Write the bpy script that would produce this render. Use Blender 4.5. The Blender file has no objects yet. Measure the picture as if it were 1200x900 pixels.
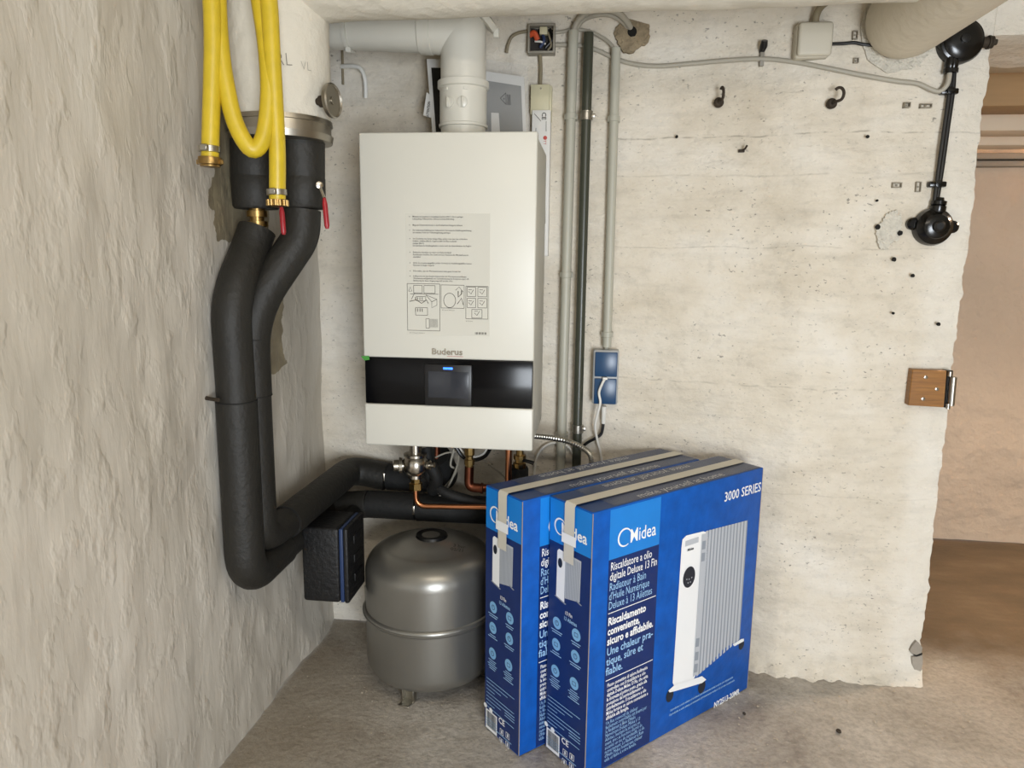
import bpy, bmesh, math, random
from math import pi, sin, cos, radians, exp
from mathutils import Vector, Matrix, noise
random.seed(7)
sc = bpy.context.scene
COL = sc.collection
V = Vector

# ------------------------------------------------------------------ camera
CAM_H, YAW, PITCH, ROLL, FPX = 1.32, 6.5, 9.7, 0.7, 846.0
_y, _p, _r = radians(YAW), radians(PITCH), radians(ROLL)
FW = V((-sin(_y)*cos(_p), cos(_y)*cos(_p), -sin(_p)))
_rt = V((cos(_y), sin(_y), 0)); _up = _rt.cross(FW)
RT = _rt*cos(_r) + _up*sin(_r); UP = -_rt*sin(_r) + _up*cos(_r)
CO = V((0, 0, CAM_H))
cd = bpy.data.cameras.new('camera'); cam = bpy.data.objects.new('camera', cd); COL.objects.link(cam)
cd.sensor_fit = 'HORIZONTAL'; cd.sensor_width = 36.0; cd.lens = 36.0*FPX/1200.0; cd.clip_start = 0.02
M3 = Matrix((RT, UP, -FW)).transposed()
cam.matrix_world = Matrix.Translation(CO) @ M3.to_4x4()
sc.camera = cam

# ------------------------------------------------------------------ world, light, exposure
w = bpy.data.worlds.new('world'); sc.world = w; w.use_nodes = True
w.node_tree.nodes['Background'].inputs[0].default_value = (0.80, 0.88, 1.0, 1)
w.node_tree.nodes['Background'].inputs[1].default_value = 0.6
sc.view_settings.view_transform = 'Standard'; sc.view_settings.look = 'None'
sc.view_settings.gamma = 1.0; sc.view_settings.use_curve_mapping = False
sc.view_settings.exposure = 0.08

def area(name, loc, target, sx, sy, power, col):
    d = bpy.data.lights.new(name, 'AREA'); d.shape = 'RECTANGLE'; d.size = sx; d.size_y = sy
    d.energy = power; d.color = col
    o = bpy.data.objects.new(name, d); COL.objects.link(o); o.location = loc
    o.rotation_euler = (V(target)-V(loc)).to_track_quat('-Z', 'Y').to_euler()
    return o
# daylight through the open doorway behind the photographer
area('daylight_doorway', (1.05, -1.95, 0.80), (0.55, 1.5, 0.50), 0.95, 1.40, 116, (0.88, 0.94, 1.0))
# ceiling tube lamp of the cellar room and the bulb of the passage
area('tube_lamp_light', (0.30, 0.35, 2.10), (0.30, 0.75, 0.0), 1.2, 0.12, 11, (1.0, 0.90, 0.76))
area('passage_lamp_light', (2.30, 2.80, 2.02), (1.8, 3.1, 0.0), 0.30, 0.30, 74, (1.0, 0.78, 0.58))

# ------------------------------------------------------------------ pixel measurements -> places
def ray(px, py): return RT*((px-600)/FPX) - UP*((py-450)/FPX) + FW
def atY(px, py, Y): d = ray(px, py); return CO + d*(Y/d.y)
def atX(px, py, X): d = ray(px, py); return CO + d*(X/d.x)
def atZ(px, py, Z=0.0): d = ray(px, py); return CO + d*((Z-CAM_H)/d.z)
def W(x):                                   # the old back wall is not straight: it runs deeper to the left
    return 2.272 + (0.14*(1-exp(-(0.62-x)/0.45)) if x < 0.62 else 0.0)
ZC, COVE = 2.20, 0.24                       # ceiling height, radius of the plaster cove under it
def cove(x, z):                              # how far the cove leans out of the wall; it dies out towards the passage
    t = max(0.0, min(1.0, (z-ZC+COVE)/COVE)); f = max(0.0, min(1.0, (0.95-x)/0.45)); f = f*f*(3-2*f)
    return -COVE*(1-math.sqrt(max(0.0, 1-t*t)))*f
def onW(px, py, off=0.0):
    Y = 2.3
    for _ in range(12):
        p = atY(px, py, Y); Y = W(p.x)+cove(p.x, p.z)-off
    return atY(px, py, Y)

# ------------------------------------------------------------------ mesh helpers
def new_bm(): return bmesh.new()
def merge(bm, t, M=None):
    if M is not None: bmesh.ops.transform(t, matrix=M, verts=t.verts)
    me = bpy.data.meshes.new('t'); t.to_mesh(me); t.free(); bm.from_mesh(me); bpy.data.meshes.remove(me)
def box(bm, lo, hi, bevel=0.0, seg=2, M=None):
    lo, hi = V(lo), V(hi); t = bmesh.new()
    bmesh.ops.create_cube(t, size=1.0)
    s = hi-lo; c = (hi+lo)/2
    bmesh.ops.transform(t, matrix=Matrix.Translation(c) @ Matrix.Diagonal((abs(s.x), abs(s.y), abs(s.z), 1)), verts=t.verts)
    if bevel: bmesh.ops.bevel(t, geom=t.edges[:], offset=bevel, segments=seg, affect='EDGES', profile=0.5)
    merge(bm, t, M)
def frame_of(d):
    d = d.normalized(); a = V((0, 0, 1)) if abs(d.z) < 0.9 else V((1, 0, 0))
    x = a.cross(d).normalized(); return x, d.cross(x), d
def lathe(bm, prof, o=(0, 0, 0), d=(0, 0, 1), seg=32, cap=True):
    o = V(o); x, y, z = frame_of(V(d)); rings = []
    for r, h in prof:
        if r < 1e-6: rings.append([bm.verts.new(o+z*h)])
        else: rings.append([bm.verts.new(o+z*h+(x*cos(2*pi*i/seg)+y*sin(2*pi*i/seg))*r) for i in range(seg)])
    for a, b in zip(rings, rings[1:]):
        for i in range(seg):
            j = (i+1) % seg
            if len(a) == 1 and len(b) == 1: continue
            if len(a) == 1: bm.faces.new((a[0], b[j], b[i]))
            elif len(b) == 1: bm.faces.new((a[i], a[j], b[0]))
            else: bm.faces.new((a[i], a[j], b[j], b[i]))
    if cap:
        if len(rings[0]) > 1: bm.faces.new(rings[0][::-1])
        if len(rings[-1]) > 1: bm.faces.new(rings[-1])
def smooth_path(pts, n=6):
    pts = [V(p) for p in pts]; P = [pts[0]*2-pts[1]]+pts+[pts[-1]*2-pts[-2]]; out = []
    for i in range(1, len(P)-2):
        a, b, c, d = P[i-1], P[i], P[i+1], P[i+2]
        for k in range(n):
            t = k/n
            out.append(0.5*((2*b)+(c-a)*t+(2*a-5*b+4*c-d)*t*t+(3*b-a-3*c+d)*t**3))
    out.append(pts[-1]); return out
def fillet(pts, r, n=6):
    pts = [V(p) for p in pts]; out = [pts[0]]
    for a, b, c in zip(pts, pts[1:], pts[2:]):
        u = (a-b); v = (c-b); k = min(r, u.length*0.49, v.length*0.49)
        p0 = b+u.normalized()*k; p1 = b+v.normalized()*k
        for i in range(n+1):
            t = i/n; out.append(p0*(1-t)**2+b*2*t*(1-t)+p1*t*t)
    out.append(pts[-1]); return out
def tube(bm, pts, r, seg=12, cap=True, radii=None):
    pts = [V(p) for p in pts]; n = len(pts); rings = []
    tan = [(pts[min(i+1, n-1)]-pts[max(i-1, 0)]).normalized() for i in range(n)]
    x, y, _ = frame_of(tan[0])
    for i in range(n):
        x = (x-tan[i]*x.dot(tan[i])).normalized(); y = tan[i].cross(x)
        rr = radii[i] if radii else r
        rings.append([bm.verts.new(pts[i]+(x*cos(2*pi*k/seg)+y*sin(2*pi*k/seg))*rr) for k in range(seg)])
    for a, b in zip(rings, rings[1:]):
        for k in range(seg):
            j = (k+1) % seg; bm.faces.new((a[k], a[j], b[j], b[k]))
    if cap: bm.faces.new(rings[0][::-1]); bm.faces.new(rings[-1])
def poly(bm, pts, thick=0.0, nrm=None):
    vs = [bm.verts.new(V(p)) for p in pts]; f = bm.faces.new(vs)
    if thick:
        nn = V(nrm)*thick
        v2 = [bm.verts.new(V(p)+nn) for p in pts]; bm.faces.new(v2[::-1])
        k = len(vs)
        for i in range(k): bm.faces.new((vs[i], v2[i], v2[(i+1) % k], vs[(i+1) % k]))
def rad(r, n, o, x, y): return [V(o)+V(x)*(r*cos(2*pi*i/n))+V(y)*(r*sin(2*pi*i/n)) for i in range(n)]

def obj(name, bm, mat, parent=None, smooth=40, kind=None, recenter=True):
    bmesh.ops.recalc_face_normals(bm, faces=bm.faces)
    me = bpy.data.meshes.new(name); bm.to_mesh(me); bm.free()
    return link_mesh(name, me, mat, parent, smooth, kind, recenter)
def link_mesh(name, me, mat, parent=None, smooth=40, kind=None, recenter=True):
    if mat: me.materials.clear(); me.materials.append(mat)
    if smooth:
        me.polygons.foreach_set('use_smooth', [True]*len(me.polygons)); me.set_sharp_from_angle(angle=radians(smooth))
    o = bpy.data.objects.new(name, me); COL.objects.link(o)
    if parent:
        o.parent = parent
        if 'base' in parent: o.matrix_parent_inverse = Matrix.Translation(-V(parent['base']))
    elif recenter and kind != 'structure':
        lo = V([min(v.co[i] for v in me.vertices) for i in range(3)]); hi = V([max(v.co[i] for v in me.vertices) for i in range(3)])
        c = V(((lo.x+hi.x)/2, (lo.y+hi.y)/2, lo.z)); me.transform(Matrix.Translation(-c)); o.location = c
    if kind: o['kind'] = kind
    return o
ROOTS = []
def thing(name, label, cat, base=None, group=None):
    o = bpy.data.objects.new(name, None); COL.objects.link(o); o.empty_display_size = 0.05
    if base is not None: o.location = base; o['base'] = [float(c) for c in base]
    o['label'] = label; o['category'] = cat
    if group: o['group'] = group
    ROOTS.append(o); return o
def tag(o, label, cat, group=None):
    o['label'] = label; o['category'] = cat
    if group: o['group'] = group
    return o
def struct(name, bm, mat, parent=None, smooth=40): return obj(name, bm, mat, parent, smooth, None if parent else 'structure', False)

def text_mesh(s, size, M, align='LEFT', bold=0.0, extrude=0.0, squeeze=1.0, res=2, space=1.0):
    c = bpy.data.curves.new('txt', 'FONT'); c.body = s; c.size = size; c.align_x = align; c.resolution_u = res
    c.offset = bold; c.extrude = extrude; c.space_line = space
    o = bpy.data.objects.new('txt', c); me = bpy.data.meshes.new_from_object(o)
    bpy.data.objects.remove(o); bpy.data.curves.remove(c)
    me.transform(M @ Matrix.Diagonal((squeeze, 1, 1, 1))); return me
def fr(o, x, y, roll=0.0):                   # matrix: local XY plane spanned by x, y at o
    x = V(x).normalized(); y = V(y).normalized(); z = x.cross(y).normalized(); y = z.cross(x)
    M = Matrix((x, y, z)).transposed().to_4x4(); M.translation = V(o)
    return M @ Matrix.Rotation(roll, 4, 'Z')

# ------------------------------------------------------------------ materials
def lin(c):
    if isinstance(c, str):
        c = [int(c[i:i+2], 16)/255 for i in (0, 2, 4)]
        return tuple((x/12.92 if x <= 0.04045 else ((x+0.055)/1.055)**2.4) for x in c)+(1,)
    return tuple(c)+(1,)
def mat(name, col, rough=0.5, metal=0.0, var=0.0, vscale=8.0, bump=0.0, bscale=40.0, spec=0.5, stretch=(1, 1, 1), emit=None, coat=0.0, alpha=None, trans=0.0):
    m = bpy.data.materials.new(name); m.use_nodes = True; nt = m.node_tree; b = nt.nodes['Principled BSDF']
    b.inputs['Base Color'].default_value = lin(col); b.inputs['Roughness'].default_value = rough
    b.inputs['Metallic'].default_value = metal; b.inputs['Specular IOR Level'].default_value = spec
    b.inputs['Coat Weight'].default_value = coat
    if trans: b.inputs['Transmission Weight'].default_value = trans
    if alpha is not None: b.inputs['Alpha'].default_value = alpha
    if emit: b.inputs['Emission Color'].default_value = lin(emit[0]); b.inputs['Emission Strength'].default_value = emit[1]
    if var or bump:
        tc = nt.nodes.new('ShaderNodeTexCoord'); mp = nt.nodes.new('ShaderNodeMapping'); mp.inputs['Scale'].default_value = stretch
        nt.links.new(tc.outputs['Object'], mp.inputs['Vector'])
    if var:
        n = nt.nodes.new('ShaderNodeTexNoise'); n.inputs['Scale'].default_value = vscale; n.inputs['Detail'].default_value = 6
        nt.links.new(mp.outputs[0], n.inputs['Vector'])
        mx = nt.nodes.new('ShaderNodeMix'); mx.data_type = 'RGBA'; mx.blend_type = 'MULTIPLY'; mx.inputs[0].default_value = 1.0
        rp = nt.nodes.new('ShaderNodeValToRGB'); rp.color_ramp.elements[0].position = 0.3; rp.color_ramp.elements[1].position = 0.7
        rp.color_ramp.elements[0].color = (1-var,)*3+(1,); rp.color_ramp.elements[1].color = (1, 1, 1, 1)
        nt.links.new(n.outputs['Fac'], rp.inputs[0]); mx.inputs[6].default_value = lin(col)
        nt.links.new(rp.outputs[0], mx.inputs[7]); nt.links.new(mx.outputs[2], b.inputs['Base Color'])
    if bump:
        n2 = nt.nodes.new('ShaderNodeTexNoise'); n2.inputs['Scale'].default_value = bscale; n2.inputs['Detail'].default_value = 5
        nt.links.new(mp.outputs[0], n2.inputs['Vector'])
        bp = nt.nodes.new('ShaderNodeBump'); bp.inputs['Strength'].default_value = 1.0; bp.inputs['Distance'].default_value = bump
        nt.links.new(n2.outputs['Fac'], bp.inputs['Height']); nt.links.new(bp.outputs[0], b.inputs['Normal'])
    return m

class NT:                                   # small node builder for the plaster, floor and patch materials
    def __init__(s, name, rough):
        s.m = bpy.data.materials.new(name); s.m.use_nodes = True; s.t = s.m.node_tree; s.b = s.t.nodes['Principled BSDF']
        s.b.inputs['Roughness'].default_value = rough
        s.tc = s.t.nodes.new('ShaderNodeTexCoord').outputs['Object']
    def link(s, a, b): s.t.links.new(a, b)
    def map(s, scale=(1, 1, 1), loc=(0, 0, 0)):
        n = s.t.nodes.new('ShaderNodeMapping'); n.inputs['Scale'].default_value = scale; n.inputs['Location'].default_value = loc
        s.link(s.tc, n.inputs[0]); return n.outputs[0]
    def noise(s, vec, scale, detail=6, rough=0.55, dist=0.0):
        n = s.t.nodes.new('ShaderNodeTexNoise'); n.inputs['Scale'].default_value = scale; n.inputs['Detail'].default_value = detail
        n.inputs['Roughness'].default_value = rough; n.inputs['Distortion'].default_value = dist; s.link(vec, n.inputs['Vector']); return n.outputs['Fac']
    def voro(s, vec, scale):
        n = s.t.nodes.new('ShaderNodeTexVoronoi'); n.inputs['Scale'].default_value = scale; s.link(vec, n.inputs['Vector']); return n.outputs['Distance']
    def ramp(s, fac, stops):
        n = s.t.nodes.new('ShaderNodeValToRGB'); s.link(fac, n.inputs[0]); cr = n.color_ramp
        while len(cr.elements) < len(stops): cr.elements.new(0.5)
        for e, (p, c) in zip(cr.elements, stops): e.position = p; e.color = c if len(c) == 4 else lin(c)
        return n.outputs[0]
    def mix(s, fac, a, b, mode='MIX'):
        n = s.t.nodes.new('ShaderNodeMix'); n.data_type = 'RGBA'; n.blend_type = mode
        for i, v in ((0, fac), (6, a), (7, b)):
            if hasattr(v, 'node'): s.link(v, n.inputs[i])
            else: n.inputs[i].default_value = v
        return n.outputs[2]
    def math(s, op, a, b=0.0, c=0.0):
        n = s.t.nodes.new('ShaderNodeMath'); n.operation = op
        for i, v in enumerate((a, b, c)):
            if hasattr(v, 'node'): s.link(v, n.inputs[i])
            else: n.inputs[i].default_value = v
        return n.outputs[0]
    def xyz(s):
        n = s.t.nodes.new('ShaderNodeSeparateXYZ'); s.link(s.tc, n.inputs[0]); return n.outputs
    def bump(s, h, dist, prev=None):
        n = s.t.nodes.new('ShaderNodeBump'); n.inputs['Strength'].default_value = 1.0; n.inputs['Distance'].default_value = dist
        s.link(h, n.inputs['Height'])
        if prev is not None: s.link(prev, n.inputs['Normal'])
        return n.outputs[0]
    def done(s, col, nrm=None):
        s.link(col, s.b.inputs['Base Color'])
        if nrm is not None: s.link(nrm, s.b.inputs['Normal'])
        return s.m
g = lambda v: (v, v, v, 1)

def wall_back_mat():
    k = NT('whitewashed_plaster', 0.8); x, y, z = k.xyz()
    base = k.ramp(k.noise(k.map((1.2, 1, 1.6)), 2.6, 8, 0.62), [(0.30, 'cabfac'), (0.50, 'dad1c1'), (0.72, 'e4ded3')])
    streak = k.ramp(k.noise(k.map((1.5, 1, 9)), 3.0, 8, 0.65), [(0.33, g(0.80)), (0.50, g(1.0))])
    col = k.mix(0.45, base, streak, 'MULTIPLY')
    scuff = k.ramp(k.noise(k.map((1, 1, 1.4)), 22, 7, 0.72), [(0.36, g(0.80)), (0.47, g(1.0))]); col = k.mix(0.45, col, scuff, 'MULTIPLY')
    pits = k.ramp(k.noise(k.map((1, 1, 1.6)), 75, 3, 0.5), [(0.29, g(0.35)), (0.35, g(1.0))])
    pmask = k.ramp(k.noise(k.map(), 3.5, 4), [(0.36, g(0.0)), (0.56, g(1.0))])
    col = k.mix(k.math('MULTIPLY', pmask, 0.85), col, k.mix(1.0, col, pits, 'MULTIPLY'))
    # horizontal shuttering cracks, slightly wavy
    zz = k.math('ADD', z, k.math('MULTIPLY', k.noise(k.map((1, 1, 1)), 5, 5), 0.035))
    for h, wd, a in ((1.715, 0.0035, 0.55), (1.385, 0.003, 0.30), (1.60, 0.004, 0.22), (0.96, 0.004, 0.30), (0.62, 0.003, 0.2)):
        d = k.math('ABSOLUTE', k.math('SUBTRACT', zz, h))
        f = k.math('MULTIPLY', k.math('SUBTRACT', 1.0, k.math('MINIMUM', k.math('DIVIDE', d, wd), 1.0)), a)
        f = k.math('MULTIPLY', f, k.ramp(k.noise(k.map((6, 1, 1)), 3, 3), [(0.40, g(0)), (0.55, g(1))]))
        f = k.math('MULTIPLY', f, k.math('GREATER_THAN', x, 0.02))
        col = k.mix(f, col, lin('6f6656'))
    # newer, whiter paint near the passage edge
    edge = k.math('ADD', x, k.math('MULTIPLY', k.noise(k.map((2, 1, 2)), 4, 4), 0.10))
    em = k.ramp(k.math('MULTIPLY', k.math('SUBTRACT', edge, 0.98), 12.0), [(0.2, g(0)), (0.8, g(1))])
    col = k.mix(k.math('MULTIPLY', em, 0.35), col, lin('e9e5dc'))
    b1 = k.bump(k.noise(k.map((1, 1, 1.8)), 12, 7, 0.55), 0.012)
    b2 = k.bump(k.noise(k.map(), 80, 4, 0.6), 0.003, b1)
    return k.done(col, b2)
def wall_left_mat():
    k = NT('thick_wall_paint', 0.42); x, y, z = k.xyz()
    base = k.ramp(k.noise(k.map((1, 1.6, 0.7)), 2.0, 6), [(0.3, 'b5aea1'), (0.55, 'c2bbaf'), (0.75, 'cbc6bc')])
    # bare cement left unpainted behind the pipes
    n = k.noise(k.map(), 9, 6); ny = k.math('ADD', y, k.math('MULTIPLY', k.math('SUBTRACT', n, 0.5), 0.16))
    nz = k.math('ADD', z, k.math('MULTIPLY', k.math('SUBTRACT', n, 0.5), 0.10))
    def patch(a0, a1, c0, c1):
        q = k.math('MULTIPLY', k.math('GREATER_THAN', ny, a0), k.math('LESS_THAN', ny, a1))
        return k.math('MULTIPLY', q, k.math('MULTIPLY', k.math('GREATER_THAN', nz, c0), k.math('LESS_THAN', nz, c1)))
    f = k.math('MAXIMUM', patch(1.73, 2.02, 1.36, 1.76), patch(1.86, 2.10, 0.99, 1.20))
    cem = k.ramp(k.noise(k.map(), 20, 6), [(0.3, '766c59'), (0.7, '93886f')])
    col = k.mix(f, base, cem)
    rust = k.ramp(k.noise(k.map((1, 1, 0.8)), 6.5, 7, 0.7), [(0.66, g(0)), (0.74, g(1))])
    low = k.ramp(z, [(0.0, g(1)), (0.30, g(0))])
    col = k.mix(k.math('MULTIPLY', k.math('MULTIPLY', rust, low), 0.6), col, lin('9a8465'))
    b1 = k.bump(k.noise(k.map((1, 1, 0.22)), 48, 4, 0.5, 0.3), 0.0022)
    lump = k.ramp(k.noise(k.map((1, 1, 0.55)), 24, 3, 0.5), [(0.52, g(0)), (0.72, g(1))])
    b2 = k.bump(lump, 0.0022, b1)
    b3 = k.bump(k.noise(k.map((1, 1, 0.7)), 6, 4, 0.5), 0.004, b2)
    return k.done(col, b3)
def floor_mat():
    k = NT('screed', 0.55); x, y, z = k.xyz()
    a = k.noise(k.map(), 3.2, 9, 0.62, 0.6)
    col = k.ramp(a, [(0.28, '8d847a'), (0.45, 'b0a89d'), (0.60, 'c4bdb3'), (0.75, 'd8d2c9')])
    fine = k.ramp(k.noise(k.map(), 60, 6, 0.7), [(0.38, g(0.70)), (0.58, g(1.0))]); col = k.mix(0.8, col, fine, 'MULTIPLY')
    dust = k.ramp(k.noise(k.map((1, 1.5, 1)), 11, 8, 0.75), [(0.60, g(0)), (0.70, g(1))])
    col = k.mix(k.math('MULTIPLY', dust, 0.45), col, lin('ddd7cd'))
    # the passage has an older brown floor coat
    yy = k.math('ADD', y, k.math('MULTIPLY', k.noise(k.map(), 5, 5), 0.05))
    f = k.math('MINIMUM', k.math('MAXIMUM', k.math('MULTIPLY', k.math('SUBTRACT', k.math('ADD', y, k.math('MULTIPLY', k.noise(k.map(), 3.5, 7), 0.7)), 2.60), 3.0), 0.0), 1.0)
    f = k.math('MULTIPLY', f, k.math('GREATER_THAN', x, 0.9))
    brown = k.ramp(k.noise(k.map((0.7, 1.4, 1)), 4, 8, 0.6), [(0.3, '64543f'), (0.55, '78654d'), (0.75, '8d7b62')])
    # floor turns browner towards the left wall, with an uneven edge
    st = k.ramp(k.math('ADD', x, k.math('MULTIPLY', k.noise(k.map(), 3, 4), 0.35)), [(0.0, g(1)), (1.0, g(0))])
    st = k.ramp(k.math('MULTIPLY', k.math('ADD', k.math('ADD', x, 0.25), k.math('MULTIPLY', k.noise(k.map(), 3, 4), 0.4)), -2.5), [(0.0, g(0)), (1.0, g(0.55))])
    col = k.mix(st, col, lin('82735a'))
    col = k.mix(f, col, brown)
    b = k.bump(k.noise(k.map(), 40, 7, 0.65), 0.006)
    return k.done(col, b)

M = {}
M['wall_back'] = wall_back_mat(); M['wall_left'] = wall_left_mat(); M['floor'] = floor_mat()
M['ceiling'] = mat('ceiling_plaster', 'cfc8b8', 0.85, var=0.14, vscale=3, bump=0.015, bscale=14)
M['pass_wall'] = mat('passage_plaster', 'dcc6ae', 0.85, var=0.14, vscale=2.5, bump=0.03, bscale=10)
M['plaster_pipe'] = mat('plaster_wrap', 'dbd5c7', 0.7, var=0.10, vscale=5, bump=0.010, bscale=18)
M['duct'] = mat('painted_duct', 'ddd3bf', 0.6, var=0.08, vscale=4, bump=0.004, bscale=25)
M['bare'] = mat('bare_mortar', 'a8977b', 0.95, var=0.45, vscale=22, bump=0.02, bscale=60)
M['chip'] = mat('chipped_plaster', 'a39b8f', 0.95, var=0.15, vscale=20, bump=0.006, bscale=60)
M['white_patch'] = mat('filler_patch', 'dcd6c8', 0.9, var=0.2, vscale=60, bump=0.012, bscale=90)
M['hole'] = mat('dark_hole', '14110d', 0.9)
M['foam'] = mat('black_foam', '1f1d18', 0.60, var=0.28, vscale=7, bump=0.002, bscale=70)
M['foam_dark'] = mat('black_rubber_foam', '0e0e0d', 0.7, var=0.25, vscale=9, bump=0.002, bscale=70)
M['joint'] = mat('foam_joint', '100f0d', 0.8)
M['epp'] = mat('pump_shell_foam', '0d0d0f', 0.55, var=0.35, vscale=10, bump=0.003, bscale=90)
M['blue_strip'] = mat('blue_strip', '22375f', 0.5)
M['yellow'] = mat('yellow_hose', 'cfb328', 0.40, var=0.15, vscale=30)
M['black'] = mat('black_plastic', '0d0d0d', 0.32)
M['bakelite'] = mat('bakelite', '080706', 0.22)
M['black_sheath'] = mat('black_sheath', '0a0908', 0.45)
M['steel'] = mat('steel', 'b4b0a6', 0.33, 1.0, var=0.15, vscale=20)
M['zinc'] = mat('zinc_band', 'a7a195', 0.36, 1.0, var=0.18, vscale=12)
M['rust'] = mat('rusty_iron', '453b30', 0.75, 0.4, var=0.3, vscale=60)
M['brass'] = mat('brass', 'a98b57', 0.32, 1.0, var=0.2, vscale=30)
M['copper'] = mat('copper', 'b87a55', 0.30, 1.0, var=0.12, vscale=20)
M['copper_old'] = mat('tarnished_copper', '744533', 0.40, 1.0, var=0.3, vscale=30)
M['nickel'] = mat('nickel', 'b7b1a6', 0.25, 1.0)
M['red'] = mat('red_lever', '9a1c26', 0.35)
M['boiler'] = mat('boiler_enamel', 'd0cec4', 0.35)
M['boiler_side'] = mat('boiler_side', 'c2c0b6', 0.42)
M['glass_black'] = mat('black_glass', '08080a', 0.16, spec=0.22)
M['frame_black'] = mat('display_frame', '101013', 0.35)
M['screen'] = mat('display_screen', '2c2f36', 0.18)
M['led'] = mat('blue_led', '3d8cff', 0.3, emit=('2f6fff', 2.0))
M['sticker'] = mat('film_sticker', 'cbc9bf', 0.25)
M['ink'] = mat('ink', '35332f', 0.6)
M['ink_grey'] = mat('grey_ink', '5d5a53', 0.6)
M['pencil'] = mat('pencil', '77726a', 0.8)
M['green'] = mat('green_tape', '3f8d35', 0.5)
M['flue'] = mat('flue_plastic', 'd2cfc4', 0.32)
M['conduit'] = mat('grey_conduit', 'b0aea0', 0.42)
M['cable_grey'] = mat('grey_cable', 'a8a294', 0.5)
M['cable_old'] = mat('old_cable', '857a62', 0.6)
M['cable_white'] = mat('white_cable', 'e4e2db', 0.4)
M['dark_pipe'] = mat('dark_green_pipe', '3f4136', 0.32)
M['jb'] = mat('junction_plastic', 'c6bfae', 0.5)
M['jb_rim'] = mat('old_box_rim', '8d877a', 0.5)
M['clip_metal'] = mat('clip_metal', '9c9484', 0.6)
M['jb_in'] = mat('old_box_inside', '2e2822', 0.7, var=0.3, vscale=60)
M['wire_red'] = mat('wire_red', 'c4512b', 0.5); M['wire_blue'] = mat('wire_blue', '27375c', 0.5)
M['beige'] = mat('beige_plastic', 'c6bfa0', 0.5)
M['paper'] = mat('white_card', 'dcdad5', 0.6)
M['manual'] = mat('manual_grey', '8b8b88', 0.5)
M['manual_black'] = mat('manual_black', '1d1b18', 0.35)
M['film'] = mat('plastic_bag', 'e4e5e8', 0.10, alpha=0.14)
M['logo_red'] = mat('red_print', 'b8463e', 0.6)
M['socket_frame'] = mat('socket_frame', 'a9aaaa', 0.4)
M['socket_blue'] = mat('socket_blue', '174066', 0.3)
M['tank'] = mat('tank_silver', '8f8d87', 0.34, 0.75, var=0.06, vscale=6)
M['wood'] = None
M['box_blue'] = mat('box_blue', '0559b8', 0.48, var=0.28, vscale=22, spec=0.3, bump=0.0012, bscale=45)
M['box_light'] = mat('print_light_blue', '1580d8', 0.45, var=0.08, vscale=15)
M['box_navy'] = mat('print_navy', '082a68', 0.45, var=0.15, vscale=20)
M['box_top'] = mat('box_top_blue', '17386e', 0.40, var=0.2, vscale=12)
M['cardboard'] = mat('cardboard_edge', '9a8b78', 0.8)
M['tape_clear'] = mat('clear_tape', '8b8c92', 0.16, alpha=0.26, var=0.25, vscale=20)
M['tape_paper'] = mat('paper_tape', 'cfcabd', 0.45)
M['p_white'] = mat('print_white', 'eef0f2', 0.45)
M['p_sky'] = mat('print_sky', '9cc6ec', 0.45)
M['p_icon'] = mat('print_icon', '7db2dd', 0.45)
M['p_grey'] = mat('print_grey', 'b9bec6', 0.45); M['p_mid'] = mat('print_midgrey', '8f97a3', 0.45); M['p_dark'] = mat('print_dark', '1b2230', 0.45)
M['lintel'] = mat('passage_boards', 'c4b59c', 0.7, var=0.15, vscale=6, stretch=(0.5, 6, 6))
M['lintel_brown'] = mat('passage_boards_brown', 'a4845c', 0.7, var=0.15, vscale=6, stretch=(0.5, 6, 6))
M['lintel_cream'] = mat('passage_ledge', 'dccab2', 0.7, var=0.08, vscale=6)
M['lintel_grey'] = mat('passage_moulding', '94897a', 0.7, var=0.1, vscale=6)
M['gravel'] = mat('crumbs', 'b5aa98', 0.9)
def wood_mat():
    k = NT('varnished_wood', 0.42)
    c = k.ramp(k.noise(k.map((3, 3, 40)), 3, 6, 0.6, 1.0), [(0.3, '744a17'), (0.55, '8f5f22'), (0.8, 'a2712f')])
    return k.done(c)
M['wood'] = wood_mat()

# ------------------------------------------------------------------ the room
def grid(bm, nu, nv, fn):
    vs = [[bm.verts.new(fn(i/nu, j/nv)) for i in range(nu+1)] for j in range(nv+1)]
    for j in range(nv):
        for i in range(nu): bm.faces.new((vs[j][i], vs[j][i+1], vs[j+1][i+1], vs[j+1][i]))
def fnoise(p, s, o=4): return noise.fractal(V(p)*s, 1.0, 2.0, o)
XL, XE, YR = -0.94, 1.085, -2.0
def back_pt(x, z):
    y = W(x)+0.006*fnoise((x, 0, z), 5)+0.012*fnoise((x, 3, z), 1.4, 2)
    if z < 0.06 and x > 0.40:               # mortar foot of the wall
        y -= 0.05*(1-z/0.06)**1.5*min(1, (x-0.40)/0.12)*(0.85+0.5*fnoise((x, 7, z), 20, 3))
    return y
def profile(s):                              # s runs up the wall, then round the cove to the ceiling
    h = ZC-COVE; a = COVE*pi/2
    if s <= h: return 0.0, s
    t = min(1.0, (s-h)/a)*pi/2
    return -COVE*(1-cos(t)), h+COVE*sin(t)
bm = new_bm(); SL = ZC-COVE+COVE*pi/2
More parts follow.
